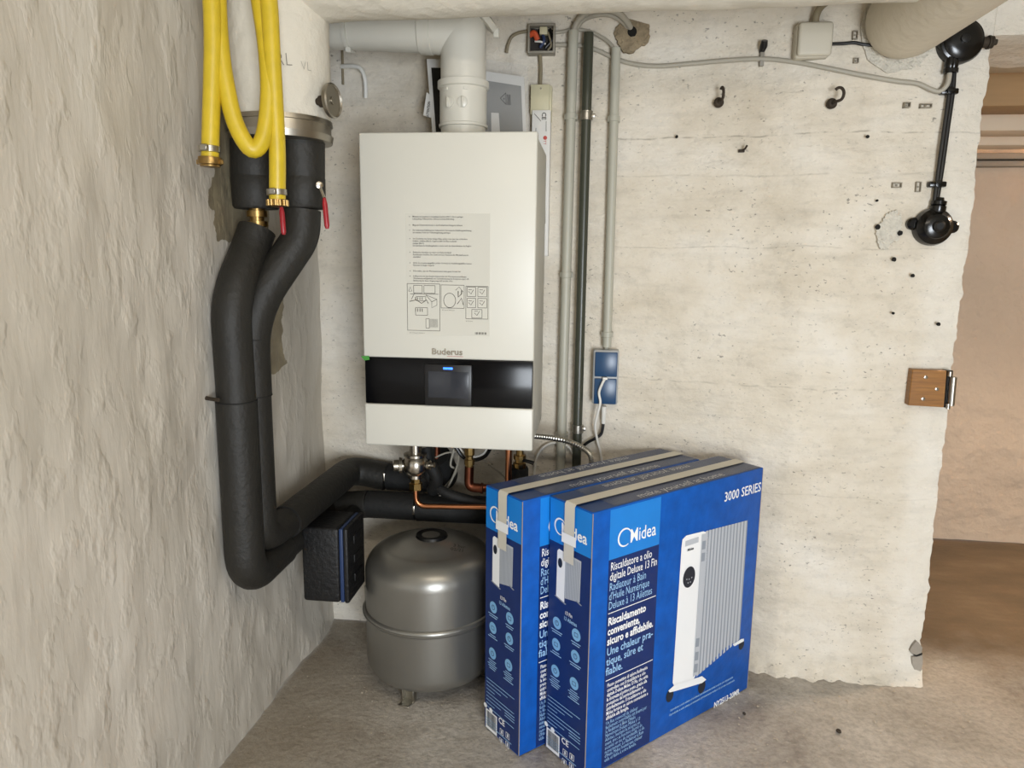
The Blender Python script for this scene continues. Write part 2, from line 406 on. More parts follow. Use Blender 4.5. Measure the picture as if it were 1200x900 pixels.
def fb(u, v):
    s = v*SL; dy, z = profile(s)
    NX = 0.955
    if u <= NX:
        x = -1.05+(u/NX)*(XE-0.012+1.05); rough = max(0, (u/NX-0.93)/0.07) if z < ZO else 0.0
        x += rough*(0.010*fnoise((5, 0, z), 9, 4)+0.004*fnoise((9, 0, z), 40, 2))
        return V((x, back_pt(x, z)+cove(x, z)+rough**3*0.010+rough*0.004*fnoise((x, 9, z), 30, 3), z))
    k = (u-NX)/(1-NX); e = (0.010*fnoise((5, 0, z), 9, 4)+0.004*fnoise((9, 0, z), 40, 2)) if z < ZO else 0.0
    return V((XE+e*(1-k)+(0.0 if k > 0.25 else -0.004), back_pt(XE, z)+dy*0+0.02+0.33*k, z))
ZO = atY(1190, 44, 2.28).z
grid(bm, 220, 190, fb)
wall_back = struct('wall_back', bm, M['wall_back'])
# wall above the passage opening
bm = new_bm()
def fh(u, v):
    x = XE-0.0125+u*1.6
    if v < 0.15: k = v/0.15; return V((x, 2.60-k*(2.60-W(x)), ZO+0.006*fnoise((x, 0, 0), 12, 3)))
    z = ZO+(v-0.15)/0.85*(ZC-ZO+0.02)
    return V((x, back_pt(x, z), z+(0.006*fnoise((x, 0, 0), 12, 3) if v < 0.2 else 0)))
grid(bm, 60, 30, fh); struct('wall_header', bm, M['wall_back'])
# left wall
bm = new_bm()
def fl(u, v):
    y = YR+u*(2.47-YR); z = v*ZC
    x = XL+0.010*fnoise((0, y, z*0.6), 3, 3)+0.004*fnoise((4, y, z*0.5), 14, 3)
    if z < 0.30: x += 0.03*(1-z/0.30)**2*max(0.0, 1-abs(y-2.25)/0.25)
    return V((x, y, z))
grid(bm, 300, 150, fl); struct('wall_left', bm, M['wall_left'])
# floor
bm = new_bm()
def ff(u, v):
    x = -1.05+u*4.1; y = YR+v*(3.72-YR)
    return V((x, y, 0.004*fnoise((x, y, 0), 2.5, 4)-0.002))
grid(bm, 130, 160, ff); struct('floor', bm, M['floor'])
# ceiling, rear wall with the doorway, right walls, passage wall
bm = new_bm(); box(bm, (-1.05, YR-0.1, ZC), (3.05, 3.75, ZC+0.12)); struct('ceiling', bm, M['ceiling'])
bm = new_bm()
box(bm, (-1.05, YR-0.12, 0), (0.55, YR, ZC)); box(bm, (1.55, YR-0.12, 0), (3.05, YR, ZC)); box(bm, (0.55, YR-0.12, 1.55), (1.55, YR, ZC)); box(bm, (0.55, YR-0.12, 0), (1.55, YR, 0.08))
struct('wall_rear', bm, M['bare'])  # unseen wall, given the darker mortar to cut bounced light
bm = new_bm(); box(bm, (2.95, YR, 0), (3.05, 3.7, ZC)); struct('wall_right', bm, M['bare'])  # also out of view, kept dark so less light bounces back
FY = 3.585
bm = new_bm()
grid(bm, 70, 60, lambda u, v: V((0.3+u*2.7, FY+0.012*fnoise((u*2.7, 1, v*2.2), 3, 4)+0.005*fnoise((u*2.7, 1, v*2.2), 14, 3), v*ZC)))
struct('wall_passage', bm, M['pass_wall'])
bm = new_bm(); box(bm, (0.28, 2.45, 0), (0.34, 3.7, ZC)); struct('wall_passage_end', bm, M['pass_wall'])
# boards and ledges over the passage, each its own piece
for y0, y1, Y, d, m, nm in ((45, 73, 2.62, 0.14, 'lintel', 'trim_1'), (75, 124, 2.86, 0.16, 'lintel_brown', 'trim_2'), (126, 153, 3.06, 0.14, 'lintel_cream', 'trim_3'),
                            (155, 170, 3.24, 0.12, 'lintel_cream', 'trim_4'), (179, 186, 3.52, 0.08, 'lintel_grey', 'trim_5'), (188, 195, 3.54, 0.06, 'lintel_grey', 'trim_6')):
    a, b = atY(1182, y0, Y), atY(1182, y1, Y); bm = new_bm()
    box(bm, (0.36, Y, b.z), (2.94, Y+d, a.z), 0.004); struct(nm, bm, M[m])

# repairs, holes and chips belong to the back wall
def blob(px, py, rpx, off, name, m, n=28, jag=0.25, sy=1.0, parent=wall_back, seed=0, thick=0.003):
    c = onW(px, py, off); r = rpx/FPX*(c-CO).dot(FW); b = new_bm()
    pts = []
    for i in range(n):
        a = 2*pi*i/n; rr = r*(1+jag*noise.noise(V((cos(a)*1.7+seed, sin(a)*1.7, seed*3.1)))+0.4*jag*noise.noise(V((cos(a)*6+seed, sin(a)*6, seed))))
        pts.append(c+V((cos(a)*rr, 0, sin(a)*rr*sy)))
    poly(b, pts, thick, (0, 1, 0)); return obj(name, b, m, parent, 30)
blob(741, 37, 21, 0.010, 'mortar_patch', M['bare'], n=48, jag=0.24, seed=1, thick=0.012)
blob(741, 37, 5.5, 0.0115, 'hole', M['hole'], jag=0.1, thick=0.002)
blob(1041, 268, 15, 0.006, 'filler_patch', M['white_patch'], n=60, jag=0.45, sy=1.3, seed=4, thick=0.012)
for i, (hx, hy, hr) in enumerate(((1029, 266, 3), (1055, 273, 3), (1048, 304, 2.6), (1070, 323, 2.2), (793, 160, 1.8), (1017, 160, 2.0), (1100, 380, 2.2), (1047, 367, 1.6), (1028, 235, 1.5))):
    blob(hx, hy, hr, 0.0095, 'nail_hole', M['hole'], 10, 0.2, seed=i, thick=0.004)
def wpoly(pts, off, name, m, thick):
    b = new_bm(); poly(b, [onW(*p, off) for p in pts], thick, (0, 1, 0)); return obj(name, b, m, wall_back, 30)
wpoly([(1066, 763), (1069, 757), (1074, 751.5), (1078, 755), (1081, 759), (1080, 765), (1074, 767.5), (1068, 766)], 0.006, 'plaster_chip', M['chip'], 0.02)
wpoly([(1068.5, 770), (1075, 769.5), (1081, 767.5), (1081.5, 776), (1080, 785), (1077, 789), (1072, 786), (1069.5, 779)], 0.006, 'plaster_chip', M['chip'], 0.02)
wpoly([(1070, 767.5), (1075, 766.8), (1081, 765.5), (1080.5, 768), (1074, 769.5)], 0.0055, 'chip_crack', M['hole'], 0.02)

# ------------------------------------------------------------------ heating unit
BX0, BX1, BY0, BY1, BZ0, BZ1 = -0.643, -0.163, 1.95, 2.345, 0.795, 1.652
def bz(py): return atY(525, py, BY0).z
def bxx(px, py=450): return atY(px, py, BY0).x
boiler = thing('wall_boiler', 'tall white wall-hung heating boiler with black glass control band', 'boiler', ((BX0+BX1)/2, (BY0+BY1)/2, BZ0))
ZB1, ZB0 = bz(421.5), bz(475.5)
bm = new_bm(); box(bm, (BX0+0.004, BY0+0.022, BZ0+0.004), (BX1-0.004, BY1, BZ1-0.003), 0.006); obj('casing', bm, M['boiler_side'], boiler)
bm = new_bm(); box(bm, (BX0, BY0, ZB1+0.0015), (BX1, BY0+0.03, BZ1), 0.005, 3); front = obj('front_panel', bm, M['boiler'], boiler)
bm = new_bm(); box(bm, (BX0, BY0, BZ0), (BX1, BY0+0.03, ZB0-0.0015), 0.005, 3); obj('lower_panel', bm, M['boiler'], boiler)
bm = new_bm(); box(bm, (BX0+0.003, BY0+0.002, ZB0), (BX1-0.003, BY0+0.03, ZB1), 0.002); band = obj('control_band', bm, M['glass_black'], boiler); band['label'] = 'black glass band'
xa, xb = bxx(498), bxx(553); za, zb = bz(427), bz(477)
bm = new_bm(); box(bm, (xa, BY0-0.006, zb+0.006), (xb, BY0+0.01, za), 0.003); disp = obj('display_module', bm, M['frame_black'], boiler)
bm = new_bm(); box(bm, (bxx(502.5), BY0-0.0075, bz(466)), (bxx(549.5), BY0, bz(435)), 0.001); obj('screen', bm, M['screen'], disp)
bm = new_bm(); box(bm, (bxx(520), BY0-0.0085, bz(432.6)), (bxx(531), BY0, bz(430.2)), 0.0008); obj('status_light', bm, M['led'], disp)
nm = fr((bxx(506), BY0-0.0015, bz(415.5)), (1, 0, 0), (0, 0, 1))
link_mesh('brand_lettering', text_mesh('Buderus', 0.0235, nm, bold=0.0006, extrude=0.0012, squeeze=1.12), M['nickel'], front, 0)
bm = new_bm(); tube(bm, [(bxx(524), BY0-0.001, bz(417.5)), (bxx(543), BY0-0.001, bz(417.5))], 0.0005, 6); obj('brand_underline', bm, M['logo_red'], front)
# instruction film
sx0, sx1, sz0, sz1 = bxx(476, 300), bxx(574, 300), bz(393), bz(250)
bm = new_bm(); box(bm, (sx0, BY0-0.0006, sz0), (sx1, BY0+0.001, sz1)); stk = obj('instruction_film', bm, M['sticker'], front)
TX = [(252.5, ['Minimale und maximale Leitungslänge beachten (Bild 1). Bei zu geringer', 'Leitungslänge Pufferspeicher einbauen (serielle Einbindung)']),
      (262.5, ['Magnetit-/Schlammabscheider in den Rücklauf zum Heizgerät einbauen']),
      (268.5, ['Zur einfacheren Entlüftung der Außeneinheit: Automatische Entlüftungseinrichtung', 'am höchsten Punkt der Verbindungsleitung anbringen']),
      (278.5, ['Vor Einschalten des Geräts: Anlage füllen, spülen sowie über das vorhandene', 'Entlüfter entlüften (Bild 3). Gegebenenfalls die Filter nochmals', 'reinigen (Bild 3).', 'Die automatische Entlüftungsfunktion startet nach der Inbetriebnahme des Reglers']),
      (294.5, ['Elektrischer Anschluss nur durch eine Elektrofachkraft:', 'Anschlussplan beachten. Das Gerät erst nach Anschluss aller Module/Sensoren', 'einschalten']),
      (307.0, ['Größe des Ausdehnungsgefäßes prüfen. Vordruck des Ausdehnungsgefäßes messen.', 'Nennwert im Regler eingeben']),
      (316.5, ['Sicherstellen, dass der Warmwassersensor einen guten Kontakt hat']),
      (322.5, ['In Absprache mit dem Kunden: Insbesondere die Warmwassereinstellungen', '(Warmwasserverfügbarkeit) und Geräteabsicherung des Energieversorgers, z.B.', 'Absicherung für diesen Eingang eingestellt werden sollen'])]
for y0, ls in TX:
    M0 = fr((bxx(484, 300), BY0-0.0011, bz(y0+2.4)), (1, 0, 0), (0, 0, 1))
    link_mesh('print_text', text_mesh('\n'.join(ls), 0.0060, M0, squeeze=0.80, res=1, space=1.02, bold=0.00006), M['ink'], stk, 0)
    bm = new_bm(); poly(bm, rad(0.0011, 8, (bxx(480.5, 300), BY0-0.0011, bz(y0+1.6)), (1, 0, 0), (0, 0, 1))); obj('print_bullet', bm, M['ink'], stk, 0)
def brect(b, x0, y0, x1, y1, t=0.0006):
    P = [(bxx(x0, 350), bz(y0)), (bxx(x1, 350), bz(y0)), (bxx(x1, 350), bz(y1)), (bxx(x0, 350), bz(y1))]
    for (ax, az), (cx, cz) in zip(P, P[1:]+P[:1]):
        tube(b, [(ax, BY0-0.0011, az), (cx, BY0-0.0011, cz)], t, 4)
def bl(b, pts, t=0.0006): tube(b, [(bxx(x, 350), BY0-0.0011, bz(y)) for x, y in pts], t, 4)
bm = new_bm()
for a in ((477.5, 333, 515.5, 388), (517, 334, 544, 361), (546, 335, 572, 373), (485, 335, 495, 344), (497, 335, 510, 344), (547.5, 336, 557.5, 347), (560, 336, 570.5, 347), (547.5, 349, 557.5, 360), (560, 349, 570.5, 360), (553, 362, 565, 372)): brect(bm, *a)
bl(bm, [(480, 354), (488, 352), (494, 356), (500, 352), (502, 356)], 0.0010); bl(bm, [(499, 346), (512, 351), (512, 358), (506, 361), (506, 354), (499, 346)])
bl(bm, [(506, 354), (512, 351)]); bl(bm, [(481, 345), (514, 345)]); bl(bm, [(486, 344), (482, 352)])
for i in range(4): bl(bm, [(487+2.6*i, 349), (487+2.6*i, 352)], 0.0009); bl(bm, [(487+2.6*i, 362), (487+2.6*i, 366)], 0.0011)
for i in range(9): bl(bm, [(504+1.1*i, 374), (504+1.1*i, 384)], 0.0004)
brect(bm, 488, 348, 499, 353); brect(bm, 487, 361, 501, 370); brect(bm, 499, 374, 503, 385)
c = [(527+7*cos(t*pi/12), 352+8.5*sin(t*pi/12)) for t in range(25)]; bl(bm, c, 0.0007)
bl(bm, [(534, 340), (538, 336), (543, 342)]); bl(bm, [(536, 356), (541, 349), (543, 357)], 0.0010); bl(bm, [(537, 341), (537, 348), (541, 344), (541, 340)], 0.0014)
for cx, cy in ((552, 342), (565, 342), (552, 355), (565, 355), (559, 367)):
    bl(bm, [(cx-3, cy-1), (cx, cy+2), (cx+3, cy-3)], 0.0007); bl(bm, [(cx-3, cy-3), (cx+1, cy-3)], 0.0006)
bl(bm, [(479, 342), (481, 337), (483, 342), (479, 342)])
for i in range(12): bl(bm, [(557+1.15*i, 388.5), (557+1.15*i, 391)], 0.0003+0.0004*(i % 3))
obj('print_diagrams', bm, M['ink_grey'], stk, 0)
for x, y, s in ((480, 391.4, 'Bild 1 Verbindung der Außeneinheit'), (518, 364, 'Bild 2 Manuelle Entlüftung der'), (546, 376.2, 'Bild 3 Reinigung')):
    link_mesh('print_text', text_mesh(s, 0.0040, fr((bxx(x, 350), BY0-0.0011, bz(y)), (1, 0, 0), (0, 0, 1)), squeeze=0.72, res=1), M['ink_grey'], stk, 0)
# green tape at the left end of the band
bm = new_bm(); poly(bm, [(bxx(424), BY0-0.0015, bz(420)), (bxx(433.5), BY0-0.0015, bz(419.5)), (bxx(434), BY0-0.0015, bz(424)), (bxx(428), BY0-0.0015, bz(425))], 0.001, (0, -1, 0)); obj('green_tape', bm, M['green'], boiler)
# hanging rail behind the casing
bm = new_bm(); box(bm, (BX0+0.05, BY1-0.002, BZ1-0.14), (BX1-0.05, W(-0.4)-0.004, BZ1-0.10)); obj('wall_rail', bm, M['zinc'], boiler)

# ------------------------------------------------------------------ flue pipe
FYC = 2.135
fx = atY(543, 125, FYC).x; fzh = atY(500, 37, FYC).z; fr_ = 0.064
flue = thing('flue_pipe', 'thick white flue pipe with elbow rising from the boiler top', 'flue pipe', (fx, FYC, BZ1))
bm = new_bm()
lathe(bm, [(fr_, -0.001), (fr_, 0.045)], (fx, FYC, BZ1), (0, 0, 1), 40)
obj('spigot', bm, M['flue'], flue)
zc0 = BZ1+0.040; zc1 = atY(543, 96, FYC).z
bm = new_bm()
lathe(bm, [(fr_+0.001, 0), (fr_+0.006, 0.001), (fr_+0.006, 0.008), (fr_+0.003, 0.010), (fr_+0.003, zc1-zc0-0.022), (fr_+0.009, zc1-zc0-0.019), (fr_+0.009, zc1-zc0-0.002), (fr_+0.002, zc1-zc0)], (fx, FYC, zc0), (0, 0, 1), 40)
sleeve = obj('test_sleeve', bm, M['flue'], flue)
for a in (-0.44, 0.14):
    d = V((sin(a), -cos(a), 0)); o = V((fx, FYC, (zc0+zc1)/2-0.004))+d*(fr_+0.002); bm = new_bm()
    lathe(bm, [(0.015, 0), (0.015, 0.004), (0.012, 0.0055)], o, d, 20)
    box(bm, (-0.0018, -0.0135, 0.004), (0.0018, 0.0135, 0.013), 0.0008, 1, Matrix.Translation(o) @ frame_of(d)[2].to_track_quat('Z', 'Y').to_matrix().to_4x4())
    obj('test_port_cap', bm, M['flue'], sleeve)
for a in (-0.62, 0.28):
    d = V((sin(a), -cos(a), 0)); c = V((fx, FYC, zc1-0.030))+d*(fr_+0.004); bm = new_bm()
    box(bm, (-0.007, -0.002, -0.004), (0.007, 0.002, 0.004), 0.001, 1, Matrix.Translation(c) @ Matrix.Rotation(a, 4, 'Z')); obj('snap_lug', bm, M['flue'], sleeve)
up = V((-0.9985, 0, 0.055)).normalized(); corner = V((fx, FYC, fzh)); CH = 0.080
bm = new_bm(); n = 48                        # mitred elbow with a chamfered outer corner
ra = [bm.verts.new((fx+fr_*cos(2*pi*i/n), FYC+fr_*sin(2*pi*i/n), zc1-0.004)) for i in range(n)]
rb = []
for i in range(n):
    xo = fr_*cos(2*pi*i/n); rb.append(bm.verts.new((fx+xo, FYC+fr_*sin(2*pi*i/n), fzh+min(xo, CH-xo))))
for i in range(n): bm.faces.new((ra[i], ra[(i+1) % n], rb[(i+1) % n], rb[i]))
rc = []; rd = []
for i in range(n):
    zo = fr_*cos(2*pi*i/n); yy = FYC+fr_*sin(2*pi*i/n)
    rc.append(bm.verts.new((fx+min(zo, CH-zo), yy, fzh+zo))); q = corner+up*0.095; rd.append(bm.verts.new((q.x, yy, q.z+zo)))
for i in range(n): bm.faces.new((rc[i], rc[(i+1) % n], rd[(i+1) % n], rd[i]))
elbow = obj('elbow', bm, M['flue'], flue, 35)
nd = V((1, 0, 1)).normalized(); bm = new_bm()
lathe(bm, [(0.050, CH*0.707-0.004), (0.066, CH*0.707-0.002), (0.068, CH*0.707+0.002), (0.068, CH*0.707+0.014), (0.060, CH*0.707+0.017)], corner, nd, 40); obj('inspection_cap', bm, M['flue'], flue)
bm = new_bm(); box(bm, (-0.008, -0.006, -0.012), (0.008, 0.006, 0.012), 0.002, 1, Matrix.Translation(corner+nd*0.060+V((0.707, 0, -0.707))*(0.072))); obj('cap_clip', bm, M['flue'], elbow)
xw = XL+0.0
p0 = corner+up*0.085; L1 = (p0.x-xw)/(-up.x)
bm = new_bm(); lathe(bm, [(fr_-0.0015, 0), (fr_-0.0015, L1)], p0, up, 40); obj('horizontal_pipe', bm, M['flue'], flue)
bm = new_bm(); lathe(bm, [(fr_, 0.0), (fr_+0.003, 0.002), (fr_+0.003, 0.035), (fr_, 0.037)], corner+up*0.085, up, 40); obj('joint_ring', bm, M['flue'], flue)
kk = (corner.x-atY(413, 45, FYC).x)
bm = new_bm(); lathe(bm, [(fr_, 0.0), (fr_+0.005, 0.001), (fr_+0.005, 0.012), (fr_, 0.013)], corner+up*kk, up, 40)
box(bm, (-0.008, -0.01, -0.008), (0.008, 0.01, 0.006), 0.002, 1, Matrix.Translation(corner+up*(kk+0.006)+V((0, -0.02, -fr_-0.004)))); obj('joint_ring', bm, M['flue'], flue)

# ------------------------------------------------------------------ plastered heating main (upper left)
PX, PY, PR = -0.805, 1.83, 0.122
zcol1, zcol0 = atY(330, 130, PY-PR).z, atY(330, 158, PY-PR).z
pm = thing('plastered_pipe', 'fat white plaster-wrapped heating main running along the ceiling', 'pipe', (PX, PY, zcol0))
bm = new_bm()
zh = atY(500, 17, PY-0.02).z+0.125
pts = fillet([(PX, PY, zcol1-0.01), (PX, PY, 1.80), (PX, PY, 2.06), (-0.55, PY, zh), (0.05, PY, zh+0.005), (0.62, PY, zh+0.012)], 0.05, 5)
bmv = new_bm(); lathe(bmv, [(PR, 0), (PR+0.004, 0.1), (PR+0.002, 0.2), (PR+0.006, 0.32), (PR+0.01, ZC-zcol1+0.01)], (PX, PY, zcol1-0.01), (0, 0, 1), 48)
for v in bmv.verts: v.co += (v.co-V((PX, PY, v.co.z))).normalized()*0.004*noise.noise(v.co*9)
obj('upright_wrap', bmv, M['plaster_pipe'], pm, 60)
N = 60; xs = [-0.86+i*(0.70+0.86)/N for i in range(N+1)]
rr = [0.128+0.012*max(0, 1-(x+0.86)/0.30)**2 for x in xs]
tube(bm, [(x, PY-0.005, zh+0.012*(x+0.86)/1.5+0.003*noise.noise(V((x*6, 0, 0)))) for x in xs], 0.12, 40, radii=rr)
for v in bm.verts: v.co += V((0, 1, 1)).normalized()*0.004*noise.noise(v.co*7)
obj('ceiling_wrap', bm, M['plaster_pipe'], pm, 60)
bm = new_bm(); lathe(bm, [(PR-0.01, zcol0), (PR+0.004, zcol0+0.002), (PR+0.007, zcol0+0.018), (PR+0.002, zcol0+0.019), (PR+0.002, zcol1-0.012), (PR+0.006, zcol1-0.011), (PR+0.005, zcol1), (PR-0.004, zcol1+0.001)], (PX, PY, 0), (0, 0, 1), 48)
obj('metal_collar', bm, M['zinc'], pm, 30)
for s, px, py, sz in (('RL', 332, 77, 0.042), ('VL', 366, 78, 0.030)):
    p = atY(px, py, PY-PR*0.9); a = max(-1, min(0.80, (p.x-PX)/PR)); th = math.asin(a); n = V((sin(th), -cos(th), 0))
    c = V((PX, PY, p.z))+n*(PR+0.0065)
    link_mesh('pencil_marking', text_mesh(s, sz, fr(c, (cos(th), sin(th), 0), (0, 0, 1), 0.06), 'CENTER', bold=-0.0009, squeeze=0.85), M['pencil'], pm, 0)

# dial thermometer on the right of the main
th = thing('dial_thermometer', 'round metal dial thermometer stuck sideways on the plastered pipe', 'thermometer', atY(386, 119, 1.80))
ta = V((0.985, -0.17, 0.02)).normalized(); tcn = atY(388, 118, 1.78)
bm = new_bm(); lathe(bm, [(0.0, -0.006), (0.034, -0.006), (0.040, -0.003), (0.041, 0.006), (0.038, 0.009), (0.036, 0.004), (0.0, 0.004)], tcn, ta, 36); obj('dial_case', bm, M['zinc'], th)
bm = new_bm(); lathe(bm, [(0.010, 0.0045), (0.010, 0.007), (0.0, 0.008)], tcn, ta, 16); obj('dial_hub', bm, M['zinc'], th)
bm = new_bm(); lathe(bm, [(0.009, -0.055), (0.009, -0.03), (0.014, -0.03), (0.014, -0.012), (0.008, -0.012), (0.008, -0.004)], tcn, ta, 12); obj('stem', bm, M['rust'], th)

# ------------------------------------------------------------------ insulated pipes and their valves under the main
v1 = V((-0.866, 1.80, 0)); v2 = V((-0.752, 1.83, 0))
def valve(base, pxs, ztop, zbot, label, r):
    t = thing('insulated_valve', label, 'valve', (base.x, base.y, zbot), 'wrapped valves under the main')
    b = new_bm(); lathe(b, [(r*0.92, 0), (r, 0.006), (r*1.01, (ztop-zbot)*0.45), (r*0.995, (ztop-zbot)*0.46), (r*0.995, (ztop-zbot)*0.475), (r, (ztop-zbot)*0.48), (r, ztop-zbot)], (base.x, base.y, zbot), (0, 0, 1), 36)
    for v in b.verts: v.co += V((noise.noise(v.co*14), noise.noise(v.co*14+V((5, 0, 0))), 0))*0.004
    obj('foam_wrap', b, M['foam'], t, 50); return t
zA = atY(307, 243, v1.y-0.06).z; zB = atY(357, 243, v2.y-0.06).z
va = valve(v1, 307, zcol0+0.004, zA, 'foam-wrapped valve with brass union at the wall under the main', 0.057)
vb = valve(v2, 357, zcol0+0.004, zB, 'foam-wrapped valve with red lever facing the boiler', 0.055)
bm = new_bm(); bz0 = zA
lathe(bm, [(0.020, 0.004), (0.020, -0.004), (0.026, -0.005), (0.026, -0.020), (0.018, -0.021), (0.018, -0.030), (0.027, -0.031), (0.027, -0.044), (0.021, -0.045), (0.021, -0.075)], (v1.x+0.004, v1.y-0.005, bz0), (0, 0, 1), 24); obj('brass_union', bm, M['brass'], va, 30)
bm = new_bm(); lathe(bm, [(0.026, -0.05), (0.026, -0.078)], (v1.x+0.004, v1.y-0.005, bz0), (0, 0, 1), 6); obj('hex_nut', bm, M['brass'], va, 30)
def lever(t, p0, p1, px0):
    b = new_bm(); d = (V(p1)-V(p0)); u = d.normalized()
    tube(b, [V(p0), V(p0)+d*0.2, V(p0)+d*0.9, V(p1)], 0.006, 10, radii=[0.004, 0.0065, 0.0065, 0.004]); obj('red_lever', b, M['red'], t)
    b = new_bm(); lathe(b, [(0.009, -0.016), (0.009, 0.006), (0.006, 0.007)], V(px0), (0.5, -0.86, 0), 12)
    tube(b, [V(px0), V(p0)], 0.004, 8); obj('lever_stem', b, M['nickel'], t)
lever(va, atY(330, 243, 1.735), atY(332.5, 275, 1.73), atY(326, 236, 1.755))
lever(vb, atY(380, 232, 1.765), atY(383.5, 268, 1.76), atY(374, 217, 1.775))

IR = 0.047; X1 = -0.884; Z1 = 0.490; YL, ZL = 2.262, 0.505; YU, ZU = 2.345, 0.578
q1 = atX(270, 360, X1)
i1 = thing('insulated_pipe', 'black foam-insulated pipe closest to the left wall, front of the pair', 'pipe', (X1, 1.66, Z1-0.05), 'insulated pipes')
def seams(t, ids, r, m=None):
    for (a, b) in ids:
        a, b = V(a), V(b); d = (b-a).normalized(); bmx = new_bm()
        lathe(bmx, [(r+0.0002, -0.0015), (r+0.0006, 0), (r+0.0002, 0.0015)], a, d, 32); obj('joint_seam', bmx, m or M['joint'], t)
zs = atY(272, 470, q1.y).z
bm = new_bm(); tube(bm, fillet([(v1.x+0.004, v1.y-0.01, zA-0.052), (-0.872, v1.y-0.03, zA-0.10), (X1, q1.y, q1.z+0.02), (X1, q1.y+0.005, zs)], 0.12, 8), IR, 28); obj('foam_sleeve', bm, M['foam'], i1, 50)
bm = new_bm(); tube(bm, fillet([(X1, q1.y+0.005, zs), (X1, q1.y+0.005, Z1), (X1, 1.89, Z1)], 0.085, 8), IR+0.003, 28); obj('foam_sleeve', bm, M['foam'], i1, 50)
bm = new_bm(); tube(bm, fillet([(X1, 1.89, Z1), (X1, YL, Z1), (-0.74, YL, ZL)], 0.07, 6), IR-0.001, 28); obj('foam_sleeve', bm, M['foam'], i1, 50)
xs_ = atY(485, 600, YL-0.04).x
bm = new_bm(); tube(bm, [(-0.74, YL, ZL), (xs_-0.003, YL, ZL)], IR-0.001, 28); obj('foam_sleeve', bm, M['foam_dark'], i1, 50)
bm = new_bm(); tube(bm, [(xs_+0.003, YL, ZL-0.002), (-0.12, YL+0.01, ZL-0.002)], IR-0.001, 28); obj('foam_sleeve', bm, M['foam_dark'], i1, 50)
seams(i1, [((X1, q1.y+0.005, zs), (X1, q1.y+0.005, 0)), ((X1, 1.89, Z1), (X1, 2, Z1))], IR+0.003)
bm = new_bm(); box(bm, (xs_-0.004, YL-IR-0.001, ZL-0.012), (xs_+0.004, YL-IR+0.02, ZL+0.018), 0.002); obj('joint_glint', bm, M['nickel'], i1)  # glint at the joint, built as a small bright metal tab
bm = new_bm(); tube(bm, [(XL-0.01, q1.y-0.03, zs+0.012), (-0.90, q1.y-0.052, zs+0.012)], 0.005, 8); obj('wall_pin', bm, M['rust'], i1)

i2 = thing('insulated_pipe', 'black foam-insulated pipe behind the front one, bending along the back wall', 'pipe', (-0.87, 1.77, 0.53), 'insulated pipes')
X2 = -0.868; q2 = atX(294, 400, X2); Z2 = 0.580
zs2 = atY(300, 463, q2.y).z
bm = new_bm(); tube(bm, fillet([(v2.x, v2.y-0.01, zB-0.004), (v2.x-0.002, v2.y-0.015, zB-0.07), (X2, q2.y, q2.z+0.07), (X2, q2.y, zs2)], 0.12, 8), IR-0.001, 28); obj('foam_sleeve', bm, M['foam'], i2, 50)
e2 = V((X2+0.014, q2.y+0.125, Z2)); bm = new_bm(); tube(bm, fillet([(X2, q2.y, zs2), (X2, q2.y, Z2), e2], 0.07, 8), IR-0.003, 28); obj('foam_sleeve', bm, M['foam'], i2, 50)
bm = new_bm(); tube(bm, fillet([e2+V((0, 0.004, 0)), (-0.825, YU, ZU+0.02), (-0.70, YU, ZU)], 0.07, 8), IR+0.001, 28); obj('foam_sleeve', bm, M['foam'], i2, 50)
xj = atY(409, 565, YU-0.04).x
ev = atY(513, 536, 2.29)
bm = new_bm(); tube(bm, fillet([(max(xj, -0.698)+0.004, YU, ZU), (-0.48, YU-0.005, ZU), (ev.x, 2.27, ev.z+0.01)], 0.10, 8), IR-0.001, 28); obj('foam_sleeve', bm, M['foam_dark'], i2, 50)
seams(i2, [((X2, q2.y, zs2), (X2, q2.y, 0)), ((X2, q2.y, atY(300, 397, q2.y).z), (X2, q2.y, 0)), (e2+V((0, 0.002, 0)), (-0.825, 2.3, ZU))], IR-0.0005)
bm = new_bm(); box(bm, (max(xj, -0.698)-0.002, YU-IR-0.002, ZU-0.004), (max(xj, -0.698)+0.005, YU-IR+0.02, ZU+0.026), 0.002); obj('joint_glint', bm, M['nickel'], i2)  # bright tab in place of the glint on the upper pipe's joint
bm = new_bm(); tube(bm, [(ev.x, 2.27, ev.z), (ev.x+0.004, 2.265, BZ0+0.01)], 0.012, 12); obj('riser', bm, M['copper_old'], i2)

# insulated pump block in the corner
pb0 = atY(349, 617, 1.95); pb1 = atY(407, 707, 1.95)
x0, x1, zt, zb_ = pb0.x+0.008, pb1.x, atY(380, 619, 1.95).z, atY(380, 706, 1.95).z
pu = thing('pump_block', 'black foam pump block with blue strip in the wall corner', 'pump', ((x0+x1)/2, 2.03, zb_))
bm = new_bm(); box(bm, (x0, 1.95, zb_), (x1-0.022, 2.105, zt), 0.010, 3); obj('front_shell', bm, M['epp'], pu)
bm = new_bm(); box(bm, (x1-0.0215, 1.952, zb_+0.002), (x1-0.010, 2.103, zt-0.002), 0.003); obj('blue_strip', bm, M['blue_strip'], pu)
bm = new_bm(); box(bm, (x1-0.0095, 1.95, zb_), (x1+0.006, 2.105, zt), 0.006, 2)
for i in range(3): box(bm, (x1+0.004, 2.0, zb_+0.05+i*0.06), (x1+0.010, 2.07, zb_+0.075+i*0.06), 0.002)
obj('side_shell', bm, M['epp'], pu)
bm = new_bm(); tube(bm, [((x0+x1)/2, 2.08, zt-0.05), ((x0+x1)/2, 2.225, zt-0.05)], 0.03, 16); obj('rear_stub', bm, M['foam_dark'], pu)

